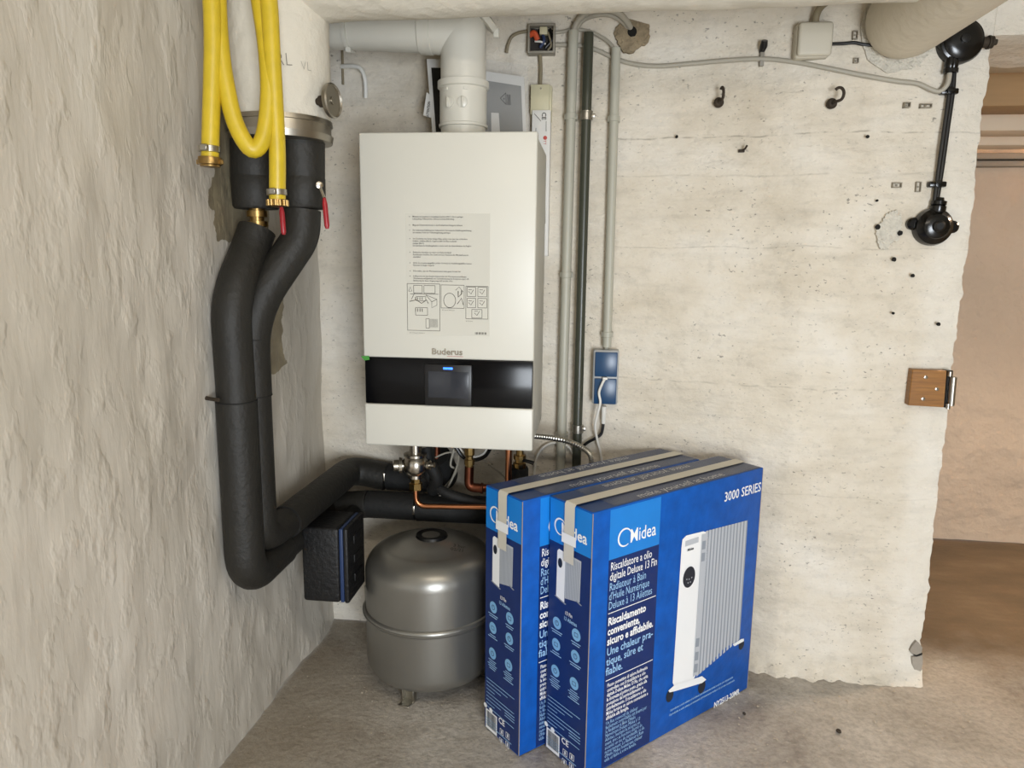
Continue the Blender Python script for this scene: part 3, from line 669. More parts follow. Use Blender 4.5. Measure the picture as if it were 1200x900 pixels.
# ------------------------------------------------------------------ yellow hose
HR = 0.0185
ho = thing('yellow_hose', 'yellow water hose hung in loops with brass couplings on both ends', 'hose', atY(285, 190, 1.55))
A = [atY(x, y, 1.545) for x, y in ((246, 186), (247, 150), (248.5, 100), (249.5, 50), (248, 0))]
ztop = 2.03
U = [atY(x, y, Y) for x, y, Y in ((255, 0, 1.56), (258, 50, 1.56), (264, 95, 1.56), (276, 145, 1.565), (295, 175, 1.575), (309, 160, 1.59), (315, 110, 1.60), (312, 55, 1.605), (304, 0, 1.61))]
Cc = [atY(x, y, Y) for x, y, Y in ((315, 0, 1.600), (318.5, 60, 1.600), (322, 120, 1.605), (325, 180, 1.61), (325, 236, 1.615))]
loop1 = [V((A[-1].x-0.002, 1.545, 1.98)), V((A[-1].x+0.012, 1.52, ztop)), V((U[0].x+0.006, 1.555, 1.98))]
loop2 = [V((U[-1].x-0.012, 1.61, 1.97)), V((U[-1].x-0.006, 1.64, ztop)), V((Cc[0].x-0.012, 1.60, 1.97))]
path = smooth_path(A+loop1+U+loop2+Cc, 6)
bm = new_bm(); tube(bm, path, HR, 18); obj('hose_tube', bm, M['yellow'], ho, 60)
def ring_band(b, o, d, r, h): lathe(b, [(r-0.002, -h/2), (r, -h/2+0.001), (r, h/2-0.001), (r-0.002, h/2)], o, d, 28)
def coupling(tip, up, big):
    up = up.normalized()
    b = new_bm(); ring_band(b, tip+up*0.020, up, HR+0.004, 0.014); box(b, (-0.006, -HR-0.012, -0.007), (0.010, -HR-0.001, 0.007), 0.002, 1, Matrix.Translation(tip+up*0.020)); obj('hose_clamp', b, M['steel'], ho)
    b = new_bm()
    if big:
        lathe(b, [(0.012, 0.012), (0.012, 0.004), (0.024, 0.003), (0.025, -0.001), (0.025, -0.012), (0.021, -0.014), (0.021, -0.017), (0.0, -0.017)], tip, up, 28)
        for s in (-1, 1): box(b, (s*0.024-0.006, -0.004, -0.012), (s*0.024+0.006, 0.004, -0.002), 0.001, 1, Matrix.Translation(tip))
    else:
        lathe(b, [(0.013, 0.012), (0.013, 0.006), (0.021, 0.004), (0.022, 0.0), (0.022, -0.010), (0.015, -0.012), (0.0, -0.012)], tip, up, 16)
        for i in range(14):
            a = 2*pi*i/14; lathe(b, [(0.003, -0.010), (0.003, 0.003)], tip+V((cos(a)*0.022, sin(a)*0.022, 0)), up, 6)
    obj('brass_coupling', b, M['brass'], ho, 30)
coupling(A[0], V((0.02, 0, 1)), True); coupling(Cc[-1], V((-0.02, 0, 1)), False)
bm = new_bm(); tube(bm, fillet([(-0.80, 1.55, ZC+0.005), (-0.80, 1.55, 2.00), (-0.78, 1.56, 1.995), (-0.66, 1.615, 1.995), (-0.64, 1.62, 2.03)], 0.02, 4), 0.006, 8)
tag(obj('ceiling_hook', bm, M['rust']), 'bent iron ceiling hook that carries the yellow hose', 'hook')

# ------------------------------------------------------------------ plumbing below the boiler
def yv(px, py, Y=2.12): return atY(px, py, Y)
c0 = yv(487, 545); sv = thing('safety_valve', 'nickel valve under the boiler\'s left end feeding a bent copper pipe', 'valve', yv(487, 572))
zt_ = BZ0+0.006
bm = new_bm(); zz = c0.z
lathe(bm, [(0.020, zt_-zz), (0.020, 0.038), (0.036, 0.037), (0.036, 0.030), (0.031, 0.029), (0.040, 0.016), (0.040, -0.010), (0.030, -0.026), (0.024, -0.030), (0.024, -0.040), (0.014, -0.041)], c0, (0, 0, 1), 24); obj('valve_body', bm, M['nickel'], sv, 35)
bm = new_bm(); lathe(bm, [(0.015, 0.02), (0.015, 0.040), (0.024, 0.041), (0.026, 0.050), (0.018, 0.052), (0.018, 0.066), (0.012, 0.070), (0.0, 0.070)], c0, (-1, -0.25, 0), 20); obj('valve_cap', bm, M['nickel'], sv, 35)
bm = new_bm(); lathe(bm, [(0.010, 0.02), (0.010, 0.040), (0.015, 0.041), (0.015, 0.050), (0.008, 0.051), (0.008, 0.064), (0.0, 0.064)], c0, (1, -0.2, 0.1), 12); obj('drain_screw', bm, M['nickel'], sv, 35)
bm = new_bm(); lathe(bm, [(0.016, -0.038), (0.016, -0.056), (0.021, -0.057), (0.021, -0.078), (0.012, -0.079)], c0, (0, 0, 1), 6); obj('brass_nut', bm, M['brass'], sv, 30)
cp = atY(487, 593, 2.12)
bm = new_bm(); tube(bm, fillet([c0+V((0, 0, -0.064)), V((c0.x, 2.12, cp.z)), V((-0.08, 2.14, atY(600, 594, 2.13).z))], 0.035, 8), 0.0085, 14); obj('copper_pipe', bm, M['copper'], sv, 50)

c1 = yv(550, 540); hp = thing('copper_elbow_pipe', 'dark copper pipe with elbow under the boiler\'s middle', 'pipe', yv(550, 572))
bm = new_bm(); lathe(bm, [(0.016, BZ0+0.006-c1.z), (0.016, 0.02), (0.012, 0.016), (0.012, 0.006), (0.016, 0.005), (0.016, -0.012), (0.012, -0.014), (0.012, -0.022)], c1, (0, 0, 1), 8); obj('brass_union', bm, M['brass'], hp, 30)
ez = atY(550, 571, 2.12).z
bm = new_bm(); tube(bm, fillet([c1+V((0, 0, -0.018)), V((c1.x-0.002, 2.12, ez)), V((c1.x+0.04, 2.12, ez-0.001))], 0.034, 8), 0.0145, 16); obj('elbow', bm, M['copper_old'], hp, 50)
bm = new_bm(); lathe(bm, [(0.014, 0), (0.0175, 0.001), (0.0175, 0.007), (0.014, 0.008)], (c1.x+0.036, 2.12, ez-0.001), (1, 0, 0), 20); obj('press_bead', bm, M['copper_old'], hp)
bm = new_bm(); tube(bm, [(c1.x+0.03, 2.12, ez-0.001), (0.0, 2.20, ez-0.006)], 0.0125, 16); obj('copper_run', bm, M['copper_old'], hp)

c2 = yv(596, 540, 2.10); bm = new_bm(); tube(bm, [(c2.x, 2.10, BZ0+0.006), (c2.x, 2.10, 0.52)], 0.010, 16)
tag(obj('copper_riser', bm, M['copper']), 'bright straight copper pipe dropping from the boiler behind the boxes', 'pipe')
c3 = yv(609, 540, 2.16); gv = thing('service_valve', 'brass valve with black sleeve under the boiler\'s right end', 'valve', (c3.x, 2.16, 0.60))
bm = new_bm(); lathe(bm, [(0.012, BZ0+0.006-c3.z), (0.012, 0.020), (0.020, 0.019), (0.020, 0.006), (0.015, 0.004), (0.015, -0.004), (0.021, -0.006), (0.021, -0.018), (0.015, -0.03)], c3, (0, 0, 1), 10); obj('valve_body', bm, M['brass'], gv, 30)
bm = new_bm(); lathe(bm, [(0.030, -0.022), (0.033, -0.03), (0.034, -0.15), (0.03, -0.152)], c3+V((-0.006, 0.01, 0)), (0, 0, 1), 24); obj('foam_sleeve', bm, M['foam_dark'], gv, 50)
bm = new_bm(); tube(bm, [c3+V((0.012, -0.012, 0.006)), c3+V((0.03, -0.018, 0.004)), c3+V((0.046, -0.02, 0.0))], 0.006, 10, radii=[0.005, 0.0055, 0.007]); obj('lever', bm, M['black'], gv)
bm = new_bm(); tube(bm, smooth_path([atY(504, 525, 2.2), atY(503, 545, 2.2), atY(504, 560, 2.2), atY(520, 576, 2.17), atY(546, 585, 2.165), atY(585, 592, 2.165), atY(625, 597, 2.165)], 6), 0.016, 14)
tag(obj('black_hose', bm, M['foam_dark']), 'limp black rubber hose curving right under the boiler', 'hose')
bm = new_bm(); tube(bm, smooth_path([atY(500, 525, 2.16), atY(502, 540, 2.15), atY(512, 560, 2.16), atY(507, 575, 2.2)], 5), 0.02, 14, radii=None)
tag(obj('foam_sleeve_piece', bm, M['foam_dark']), 'loose bent piece of black foam sleeve beside the nickel valve', 'foam sleeve')
def cable(name, pts, r, m, label, cat='cable', seg=8, group=None):
    b = new_bm(); tube(b, smooth_path(pts, 6), r, seg); return tag(obj(name, b, M[m]), label, cat, group)
cable('control_cable', [atY(532, 526, 2.25), atY(528, 545, 2.25), atY(535, 552, 2.27), atY(520, 572, 2.28), atY(503, 590, 2.26)], 0.0035, 'cable_grey', 'thin grey wire drooping left under the boiler, upper of two')
cable('control_cable', [atY(538, 526, 2.22), atY(536, 545, 2.23), atY(524, 572, 2.26), atY(508, 588, 2.25)], 0.0035, 'cable_grey', 'thin grey wire drooping left under the boiler, lower of two')
cable('control_cable', [atY(510, 536, 2.26), atY(522, 531, 2.26), atY(534, 529, 2.25), atY(540, 524, 2.25)], 0.003, 'cable_grey', 'short thin wire bowing beside the nickel valve')
cable('looped_cable', [atY(534, 524, 2.2), atY(543, 536, 2.2), atY(556, 539, 2.2), atY(568, 535, 2.2), atY(575, 525, 2.2)], 0.006, 'black', 'black cable hanging in a small loop behind the dark copper elbow')
cable('looped_cable', [atY(538, 524, 2.18), atY(546, 533, 2.18), atY(556, 535.5, 2.18), atY(566, 532, 2.18), atY(571, 525, 2.18)], 0.0028, 'cable_white', 'thin white wire hanging in a small loop behind the dark copper elbow')
cable('control_cable', [atY(566, 538, 2.3), atY(578, 548, 2.31), atY(592, 560, 2.32), atY(600, 575, 2.3)], 0.003, 'cable_grey', 'thin grey wire running right toward the brass valve')
cable('white_cable', [onW(626, 560, 0.03), onW(628, 540, 0.03), onW(635, 526, 0.03), onW(648, 519, 0.02), onW(664, 522, 0.02), onW(672, 534, 0.02), onW(676, 552, 0.02)], 0.004, 'cable_white', 'thin white cable arching beside the brass valve and conduit')
# braided steel hose
b = new_bm(); pth = smooth_path([atY(626, 511, 2.25), atY(645, 513, 2.24), atY(665, 517, 2.23), atY(683, 525, 2.24), atY(692, 534, 2.25), atY(694, 552, 2.26)], 14)
tube(b, pth, 0.009, 12, radii=[0.0095 if i % 2 else 0.0078 for i in range(len(pth))]); tag(obj('steel_hose', b, M['steel'], smooth=20), 'corrugated stainless steel hose bending down at the boiler\'s right', 'hose')

# ------------------------------------------------------------------ expansion tank
TXc, TYc, TR = -0.487, 2.085, 0.2
tk = thing('expansion_tank', 'silver-grey domed expansion tank standing on metal feet', 'tank', (TXc, TYc, 0))
ztop_t = 0.515; zbt = 0.06
prof = [(0.0, 0.052)]
for i in range(1, 9): a = i/8*pi/2; prof.append((0.14*sin(a) if i < 8 else 0.14, 0.052+0.016*(1-cos(a))))
for i in range(1, 9): a = i/8*pi/2; prof.append((0.14+0.06*sin(a), 0.068+0.055*(1-cos(a))))
prof += [(TR, 0.16), (TR, 0.262), (TR+0.004, 0.264), (TR+0.0075, 0.268), (TR+0.0085, 0.274), (TR+0.0075, 0.280), (TR+0.004, 0.284), (TR, 0.286), (TR, 0.40)]
for i in range(1, 13): a = i/12*pi/2; prof.append((0.125+0.075*cos(a), 0.40+0.072*sin(a)))
prof += [(0.10, 0.4865), (0.07, 0.497), (0.035, 0.503), (0.0, 0.505)]
bm = new_bm(); lathe(bm, prof, (TXc, TYc, -0.022), (0, 0, 1), 72); obj('shell', bm, M['tank'], tk, 60)
bm = new_bm(); lathe(bm, [(0.047, 0.505), (0.050, 0.512), (0.047, 0.519), (0.040, 0.516), (0.0, 0.514)], (TXc+0.006, TYc-0.006, -0.034), (0, 0, 1), 36); obj('top_cap', bm, M['black'], tk)
bm = new_bm(); lathe(bm, [(TR+0.001, 0), (TR+0.0105, 0.001), (TR+0.0105, 0.004), (TR+0.001, 0.005)], (TXc, TYc, 0.2495), (0, 0, 1), 72); obj('clamp_seam', bm, M['tank'], tk)
fp = atZ(475, 826); fa = math.atan2(fp.y-TYc, fp.x-TXc)
for k in range(3):
    a = fa+k*2*pi/3; R_ = Matrix.Translation((TXc, TYc, 0)) @ Matrix.Rotation(a, 4, 'Z'); b = new_bm()
    box(b, (0.128, -0.018, 0.0), (0.176, 0.018, 0.004), 0.001, 1, R_)
    box(b, (0.128, -0.018, 0.0), (0.132, 0.018, 0.07), 0.001, 1, R_)
    for s in (-1, 1): box(b, (0.128, s*0.018-0.002, 0.0), (0.150, s*0.018+0.002, 0.055), 0.001, 1, R_)
    obj('foot', b, M['steel'], tk)
wc = V((TXc+0.075, TYc-0.055, 0.4735))
for i, (dx, s) in enumerate(((0, '3 bar'), (-0.016, '02/21'))):
    bm_ = text_mesh(s, 0.020, fr(wc+V((0.008-i*0.004, -0.002-i*0.020, -0.004-i*0.0032)), (0.97, 0.12, -0.17), (0.0, 0.95, 0.20)), bold=0.0001, squeeze=0.9)
    link_mesh('pen_note', bm_, M['ink'], tk, 0)
for a, h in ((pi*0.98, 0.266),):
    b = new_bm(); box(b, (TR-0.002, -0.02, -0.018), (TR+0.012, 0.02, 0.035), 0.003, 1, Matrix.Translation((TXc, TYc, h)) @ Matrix.Rotation(a, 4, 'Z')); obj('side_lug', b, M['tank'], tk)

# ------------------------------------------------------------------ the two heater cartons
BL, BT, BH = 0.692, 0.162, 0.72
BA = V((0.010, 1.680, 0.0)); BANG = radians(43.4)
DX = V((cos(BANG), sin(BANG), 0)); DN = V((-sin(BANG), cos(BANG), 0))
def fuv(px, py):                             # measured on the carton's broad face: metres along, metres up
    d = ray(px, py); t = (BA-CO).dot(DN)/d.dot(DN); p = CO+d*t-BA; return p.dot(DX), p.z
def suv(px, py):                             # measured on its narrow face: metres from the left edge, metres up
    d = ray(px, py); t = (BA-CO).dot(DX)/d.dot(DX); p = CO+d*t-BA; return BT-p.dot(DN), p.z
def F(u, v, l=1): return V((u, -0.00045*l, v))
def S(u, v, l=1): return V((-0.00045*l, BT-u, v))
def T(x, y, l=1): return V((x, y, BH+0.00045*l))
def fpoly(b, P, pts, l): poly(b, [P(u, v, l) for u, v in pts])
carton = thing('heater_carton', 'nearer blue cardboard heater carton with large radiator picture', 'box', group='blue heater cartons')
ct = carton
bm = new_bm(); box(bm, (0, 0, 0.0005), (BL, BT, BH), 0.0022, 2)
obj('carton_body', bm, M['box_blue'], ct)
FM = lambda u, v, l=3: fr(F(u, v, l), (1, 0, 0), (0, 0, 1))
SM = lambda u, v, l=3: fr(S(u, v, l), (0, -1, 0), (0, 0, 1))
def ftext(s, px, py, px2, m, bold=0.0, sub=None, name='print_text', h=None, l=3):
    # text starting at a measured point, as wide as the measured end
    u, v = fuv(px, py); u2, _ = fuv(*px2); me = text_mesh(s, 1.0, Matrix.Identity(4), bold=bold, res=2)
    wdt = max(q.co.x for q in me.vertices)-min(q.co.x for q in me.vertices); hh = h
    me.transform(FM(u, v, l) @ Matrix.Diagonal(((u2-u)/wdt, hh, 1, 1))); return link_mesh(name, me, M[m], sub or ct, 0)
u0, _ = fuv(714.3, 630); u1, _ = fuv(774, 600); _, vb_ = fuv(713, 657)
un, _ = fuv(700, 870)
bm = new_bm(); fpoly(bm, F, [(u0, vb_), (u1, vb_), (u1, BH-0.004), (u0, BH-0.004)], 1); pl = obj('light_blue_panel', bm, M['box_light'], ct, 0)
bm = new_bm(); fpoly(bm, F, [(u0, 0.004), (u1, 0.004), (u1, vb_), (u0, vb_)], 1); pn = obj('navy_panel', bm, M['box_navy'], ct, 0)
def logo(b, P, u, v, r, l=3):               # open ring with the lettering leaving it
    n = 36; out = []; inn = []
    for i in range(n+1):
        a = radians(20)+i/n*radians(285); tck = 0.10*r+0.12*r*abs(sin(i/n*pi))
        out.append((u+r*cos(a), v+r*sin(a))); inn.append((u+(r-tck)*cos(a), v+(r-tck)*sin(a)))
    for i in range(n): fpoly(b, P, [out[i], out[i+1], inn[i+1], inn[i]], l)
cu, cv = fuv(731.8, 629.5); bm = new_bm(); logo(bm, F, cu, cv, 0.025); obj('brand_ring', bm, M['p_white'], pl, 0)
ftext('Midea', 737.5, 636, (767.5, 622.5), 'p_white', 0.006, pl, 'brand_lettering', 0.052)
# copy on the navy panel: measured baselines
for s, a, b_, m, bo, h in (
    ('Riscaldatore a olio', (715.0, 669.0), (763, 651), 'p_white', 0.006, 0.031),
    ('digitale Deluxe 13 Fin', (714.0, 681.0), (769, 661), 'p_white', 0.006, 0.031),
    ('Radiateur à Bain', (713.5, 693.0), (756, 677.5), 'p_sky', 0.0, 0.031),
    ("d'Huile Numérique", (713.0, 704.0), (760, 687.0), 'p_sky', 0.0, 0.031),
    ('Deluxe à 13 Ailettes', (712.5, 715.0), (763, 696), 'p_sky', 0.0, 0.031),
    ('Riscaldamento', (712.0, 733.5), (756, 716.5), 'p_white', 0.03, 0.030),
    ('conveniente,', (711.5, 745.0), (749, 730.0), 'p_white', 0.03, 0.030),
    ('sicuro e affidabile.', (711.0, 756.5), (764.5, 734.5), 'p_white', 0.03, 0.030),
    ('Une chaleur pra-', (710.5, 769.0), (764, 747), 'p_sky', 0.012, 0.031),
    ('tique, sûre et', (710.0, 780.5), (753, 762), 'p_sky', 0.012, 0.031),
    ('fiable.', (709.3, 792.0), (729, 783), 'p_sky', 0.012, 0.031)):
    ftext(s, a[0], a[1], b_, m, bo, pn, h=h)
IT = ['Flusso convettivo di calore facilmente', 'controllato con il riscaldatore a olio', 'digitale Deluxe Midea 13 Fin, che evita', 'la sicurezza al primo posto, grazie alla', 'protezione dal surriscaldamento e', 'antiribaltamento. Il riscaldatore a olio', 'Midea fornisce un calore conveniente e', 'affidabile alla famiglia.']
FR = ['Un flux convectif de chaleur', 'facilement contrôlable est fourni par', "le Radiateur à Bain d'Huile", 'Numérique Deluxe Midea à 13', 'Ailettes, mettant la sécurité en', "avant, avec sa fonction d'arrêt de", 'sécurité en cas de surchauffe ou de', "renversement. Le Radiateur à Bain", "d'Huile Midea fournit une chaleur", 'utile et fiable à votre famille.']
va_ = fuv(708, 807)[1]; vz_ = fuv(705.5, 846)[1]
for i, s in enumerate(IT):
    me = text_mesh(s, 0.0150, FM(u0+0.010, va_+(vz_-va_)*i/7), bold=0.00028, squeeze=0.66, res=1); link_mesh('print_text', me, M['p_white'], pn, 0)
va_ = fuv(705.5, 852)[1]; vz_ = fuv(702.5, 896)[1]
for i, s in enumerate(FR):
    me = text_mesh(s, 0.0150, FM(u0+0.010, va_+(vz_-va_)*i/9), squeeze=0.70, res=1); link_mesh('print_text', me, M['p_sky'], pn, 0)
bm = new_bm()
for p in ((709.5, 720.5), (706.5, 799.5)):
    _, v = fuv(*p); fpoly(bm, F, [(u0+0.004, v-0.0011), (u1-0.004, v-0.0011), (u1-0.004, v+0.0011), (u0+0.004, v+0.0011)], 3)
obj('print_rules', bm, M['p_white'], pn, 0)
ftext('3000 SERIES', 848.0, 588.0, (890.5, 575.5), 'p_white', 0.012, None, h=0.040)
ftext('NY2513-20MR', 836, 829.5, (866, 811.5), 'p_white', 0.03, None, h=0.026)
for a, b_ in (((785, 833.5), (858, 797)), ((784, 839), (860, 800.5))):
    ftext('Il prodotto e solo adatto ad ambienti correttamente isolati o ad un uso occasionale', *a, b_, 'p_sky', 0.01, None, h=0.010)
# printed radiator picture
pic = None
def fp_(b, pts, l): fpoly(b, F, [fuv(*p) for p in pts], l)
bm = new_bm()
fp_(bm, [(798.5, 640), (799.5, 632), (804, 627.5), (824, 622.5), (829, 624), (830, 632), (816.5, 788), (811, 799), (789.5, 803), (788, 800)], 2); pic = obj('radiator_picture', bm, M['p_white'], ct, 0)
bm = new_bm(); TOPL, TOPR, BOTR, BOTL = (829, 622), (876, 609.5), (866.5, 749), (816, 793)
lerp = lambda a, b, t: (a[0]+(b[0]-a[0])*t, a[1]+(b[1]-a[1])*t)
fp_(bm, [TOPL, TOPR, BOTR, (848, 760), BOTL], 2); obj('fin_background', bm, M['p_mid'], pic, 0)
for i in range(13):
    bm = new_bm(); a, b_ = i/13, (i+0.62)/13
    fp_(bm, [lerp((827, 622), TOPR, a), lerp((827, 622), TOPR, b_), lerp((815.5, 793), BOTR, b_), lerp((815.5, 793), BOTR, a)], 3)
    obj('printed_fin', bm, M['p_grey'], pic, 0)
bm = new_bm(); fp_(bm, [(822, 626), (828.5, 624.5), (816, 790), (811.5, 793)], 4); obj('printed_edge', bm, M['p_grey'], pic, 0)
for y in (634, 648, 748, 764, 778):
    bm = new_bm(); k_ = (y-624)/170; fp_(bm, [(823.2-11*k_, y), (827.2-11*k_, y-1), (826.4-11*k_, y+9), (822.4-11*k_, y+10)], 5)
    obj('printed_vent', bm, M['p_mid'], pic, 0)
def oval(b, P, c, a, h, l, n=28): fpoly(b, P, [(c[0]+a*cos(2*pi*i/n), c[1]+h*sin(2*pi*i/n)) for i in range(n)], l)
co = fuv(807, 676); e1 = fuv(815, 672)
bm = new_bm(); oval(bm, F, co, abs(e1[0]-co[0])*0.88, 0.031, 4); obj('printed_dial', bm, M['p_dark'], pic, 0)
bm = new_bm()
for du, dv in ((-0.010, -0.004), (0.0, -0.006), (0.011, -0.004), (-0.004, -0.016), (0.006, -0.016)): oval(bm, F, (co[0]+du, co[1]+dv), 0.0022, 0.0022, 5, 8)
obj('printed_buttons', bm, M['p_grey'], pic, 0)
bm = new_bm(); a, b_ = fuv(802.5, 638), fuv(818, 633)
fpoly(bm, F, [(a[0], a[1]-0.006), (b_[0], a[1]-0.006), (b_[0], a[1]+0.010), (a[0], a[1]+0.010)], 4); obj('printed_grip', bm, M['p_grey'], pic, 0)
bm = new_bm(); me = text_mesh('Midea', 0.011, FM(fuv(805, 646)[0], fuv(805, 646)[1], 4), bold=0.0003); bm.free(); link_mesh('brand_lettering', me, M['p_dark'], pic, 0)
for x, y, r in ((784.5, 815, 0.017), (822, 804.5, 0.018), (868.5, 755, 0.015)): bm = new_bm(); c = fuv(x, y); oval(bm, F, c, r*0.92, r*1.15, 3, 20); obj('printed_wheel', bm, M['p_dark'], pic, 0)
bm = new_bm(); fp_(bm, [(782.5, 809), (790, 802), (822, 792), (827, 796), (822, 800), (792, 809), (784, 811)], 5); obj('printed_skid', bm, M['p_white'], pic, 0); bm = new_bm(); fp_(bm, [(858, 755), (868, 748.5), (871, 748), (871, 751), (860, 757)], 5); obj('printed_skid', bm, M['p_white'], pic, 0)

# narrow face
_, vl = suv(668, 643)
bm = new_bm(); fpoly(bm, S, [(0.002, vl), (BT-0.002, vl), (BT-0.002, BH-0.003), (0.002, BH-0.003)], 1); sl = obj('light_blue_panel', bm, M['box_light'], ct, 0)
bm = new_bm(); fpoly(bm, S, [(0.002, 0.004), (BT-0.002, 0.004), (BT-0.002, vl), (0.002, vl)], 1); sn = obj('navy_panel', bm, M['box_navy'], ct, 0)
c = suv(657, 617); bm = new_bm(); logo(bm, S, c[0], c[1], 0.023); obj('brand_ring', bm, M['p_white'], sl, 0)
a, b_ = suv(658, 621), suv(688.5, 634)
me = text_mesh('Midea', 1.0, Matrix.Identity(4), bold=0.02); wdt = max(q.co.x for q in me.vertices)
me.transform(SM(a[0], a[1]-0.008) @ Matrix.Diagonal(((b_[0]-a[0])/wdt, 0.042, 1, 1))); link_mesh('brand_lettering', me, M['p_white'], sl, 0)
def sp_(b, pts, l): fpoly(b, S, [suv(*p) for p in pts], l)
bm = new_bm(); sp_(bm, [(653.5, 645), (655.5, 643), (663, 648), (661.5, 706), (652, 698)], 2); sp = obj('radiator_picture', bm, M['p_white'], sn, 0)
bm = new_bm(); sp_(bm, [(663, 648), (681.5, 658), (679.5, 706), (662, 701)], 2); obj('printed_fins', bm, M['p_grey'], sp, 0)
bm = new_bm()
for i in range(11):
    t = (i+0.25)/11; sp_(bm, [lerp((664, 651), (681, 660), t), lerp((664, 651), (681, 660), t+0.035), lerp((663, 701), (679, 705), t+0.035), lerp((663, 701), (679, 705), t)], 3)
sp_(bm, [(650, 697), (651.5, 697), (664, 708), (662.5, 708.5)], 3); sp_(bm, [(676, 703), (682.5, 710), (681, 710), (675, 704)], 3)
obj('printed_fin_lines', bm, M['p_mid'], sp, 0)
bm = new_bm(); c = suv(657, 659.5); oval(bm, S, c, 0.0085, 0.013, 4); obj('printed_dial', bm, M['p_dark'], sp, 0)
for s, p, m in (('13 Fin', (662.5, 717), 'p_white'), ('13 Ailettes', (661, 723), 'p_sky')):
    c = suv(*p); link_mesh('print_text', text_mesh(s, 0.0145, SM(c[0], c[1]-0.006), bold=0.0002, squeeze=0.8), M[m], sn, 0)
ICO = ((653, 730), (675.5, 744), (652, 755), (674.5, 769), (651, 786), (673, 801))
for i, p in enumerate(ICO):
    c = suv(*p); bm = new_bm(); oval(bm, S, c, 0.0165, 0.0165, 2); ic = obj('round_icon', bm, M['p_icon'], sn, 0)
    bm = new_bm(); n = 14; r = 0.0075; R2 = [(c[0]+r*cos(2*pi*k/n), c[1]+r*sin(2*pi*k/n)) for k in range(n+1)]; R1 = [(c[0]+r*0.78*cos(2*pi*k/n), c[1]+r*0.78*sin(2*pi*k/n)) for k in range(n+1)]
    if i in (1, 2, 5):
        q = 0.007; z_ = 0.0055
        for a0, b0, a1, b1 in ((-q, -z_, q, -z_+0.0014), (-q, z_-0.0014, q, z_), (-q, -z_, -q+0.0014, z_), (q-0.0014, -z_, q, z_)): fpoly(bm, S, [(c[0]+a0, c[1]+b0), (c[0]+a1, c[1]+b0), (c[0]+a1, c[1]+b1), (c[0]+a0, c[1]+b1)], 3)
    else:
        for k in range(n): fpoly(bm, S, [R2[k], R2[k+1], R1[k+1], R1[k]], 3)
        fpoly(bm, S, [(c[0]-0.0007, c[1]), (c[0]+0.0007, c[1]), (c[0]+0.0007, c[1]+0.006), (c[0]-0.0007, c[1]+0.006)], 3)
    obj('icon_sign', bm, M['box_navy'], ic, 0)
    bm = new_bm()                            # captions too small to read: fine printed lines
    for k in range(2 if i < 4 else 5):
        hw = 0.022-0.004*((k*7+i) % 3); yv_ = c[1]-0.0235-0.0062*k
        fpoly(bm, S, [(c[0]-hw, yv_), (c[0]+hw, yv_), (c[0]+hw, yv_+0.0022), (c[0]-hw, yv_+0.0022)], 3)
    obj('caption_lines', bm, M['p_sky'], sn, 0)
bm = new_bm(); va_ = suv(643, 815)[1]; vz_ = suv(641, 848)[1]
for k in range(9):
    v = va_+(vz_-va_)*k/8; e = 0.140-0.03*((k*5) % 4); fpoly(bm, S, [(0.010, v), (e, v), (e, v+0.0016), (0.010, v+0.0016)], 3)
for k in range(4):
    v = 0.055-k*0.0075; e = 0.06 if k < 2 else 0.13
    if k < 3: fpoly(bm, S, [(0.008, 0.034-k*0.008), (e, 0.034-k*0.008), (e, 0.036-k*0.008), (0.008, 0.036-k*0.008)], 3)
for k in range(3):
    v = suv(683, 868)[1]-k*0.008; fpoly(bm, S, [(0.098, v), (0.142, v), (0.142, v+0.002), (0.098, v+0.002)], 3)
obj('specification_lines', bm, M['p_sky'], sn, 0)
a, b_ = suv(638.5, 858), suv(655.5, 888)
bx0, bx1, bv0, bv1 = max(a[0], 0.007), max(b_[0], 0.06), b_[1]+0.002, b_[1]+0.062
bm = new_bm(); fpoly(bm, S, [(bx0, bv0), (bx1, bv0), (bx1, bv1), (bx0, bv1)], 2); bc = obj('barcode_label', bm, M['p_white'], sn, 0)
bm = new_bm(); x = bx0+0.006; random.seed(3)
while x < bx1-0.006:
    wv = random.choice((0.0007, 0.0013, 0.0019)); fpoly(bm, S, [(x, bv0+0.009), (x+wv, bv0+0.009), (x+wv, bv1-0.004), (x, bv1-0.004)], 3); x += wv+random.choice((0.0008, 0.0014))
obj('barcode_bars', bm, M['p_dark'], bc, 0)
c = suv(660, 869); link_mesh('ce_mark', text_mesh('CE', 0.024, SM(c[0]-0.006, c[1]-0.004), bold=0.0004), M['p_white'], sn, 0)
bm = new_bm()
for cx, cy in ((662.5, 882), (670.5, 887), (661.5, 893), (670, 898)):
    c = suv(cx, cy); q = 0.0085
    for a0, b0, a1, b1 in ((-q, -q, q, -q+0.0015), (-q, q-0.0015, q, q), (-q, -q, -q+0.0015, q), (q-0.0015, -q, q, q), (-0.0025, -0.005, 0.0025, 0.005)): fpoly(bm, S, [(c[0]+a0, c[1]+b0), (c[0]+a1, c[1]+b0), (c[0]+a1, c[1]+b1), (c[0]+a0, c[1]+b1)], 3)
for cx, cy in ((640.5, 848), (648, 855)): c = suv(cx, cy); oval(bm, S, c, 0.008, 0.007, 3, 12)
obj('handling_signs', bm, M['p_white'], sn, 0)
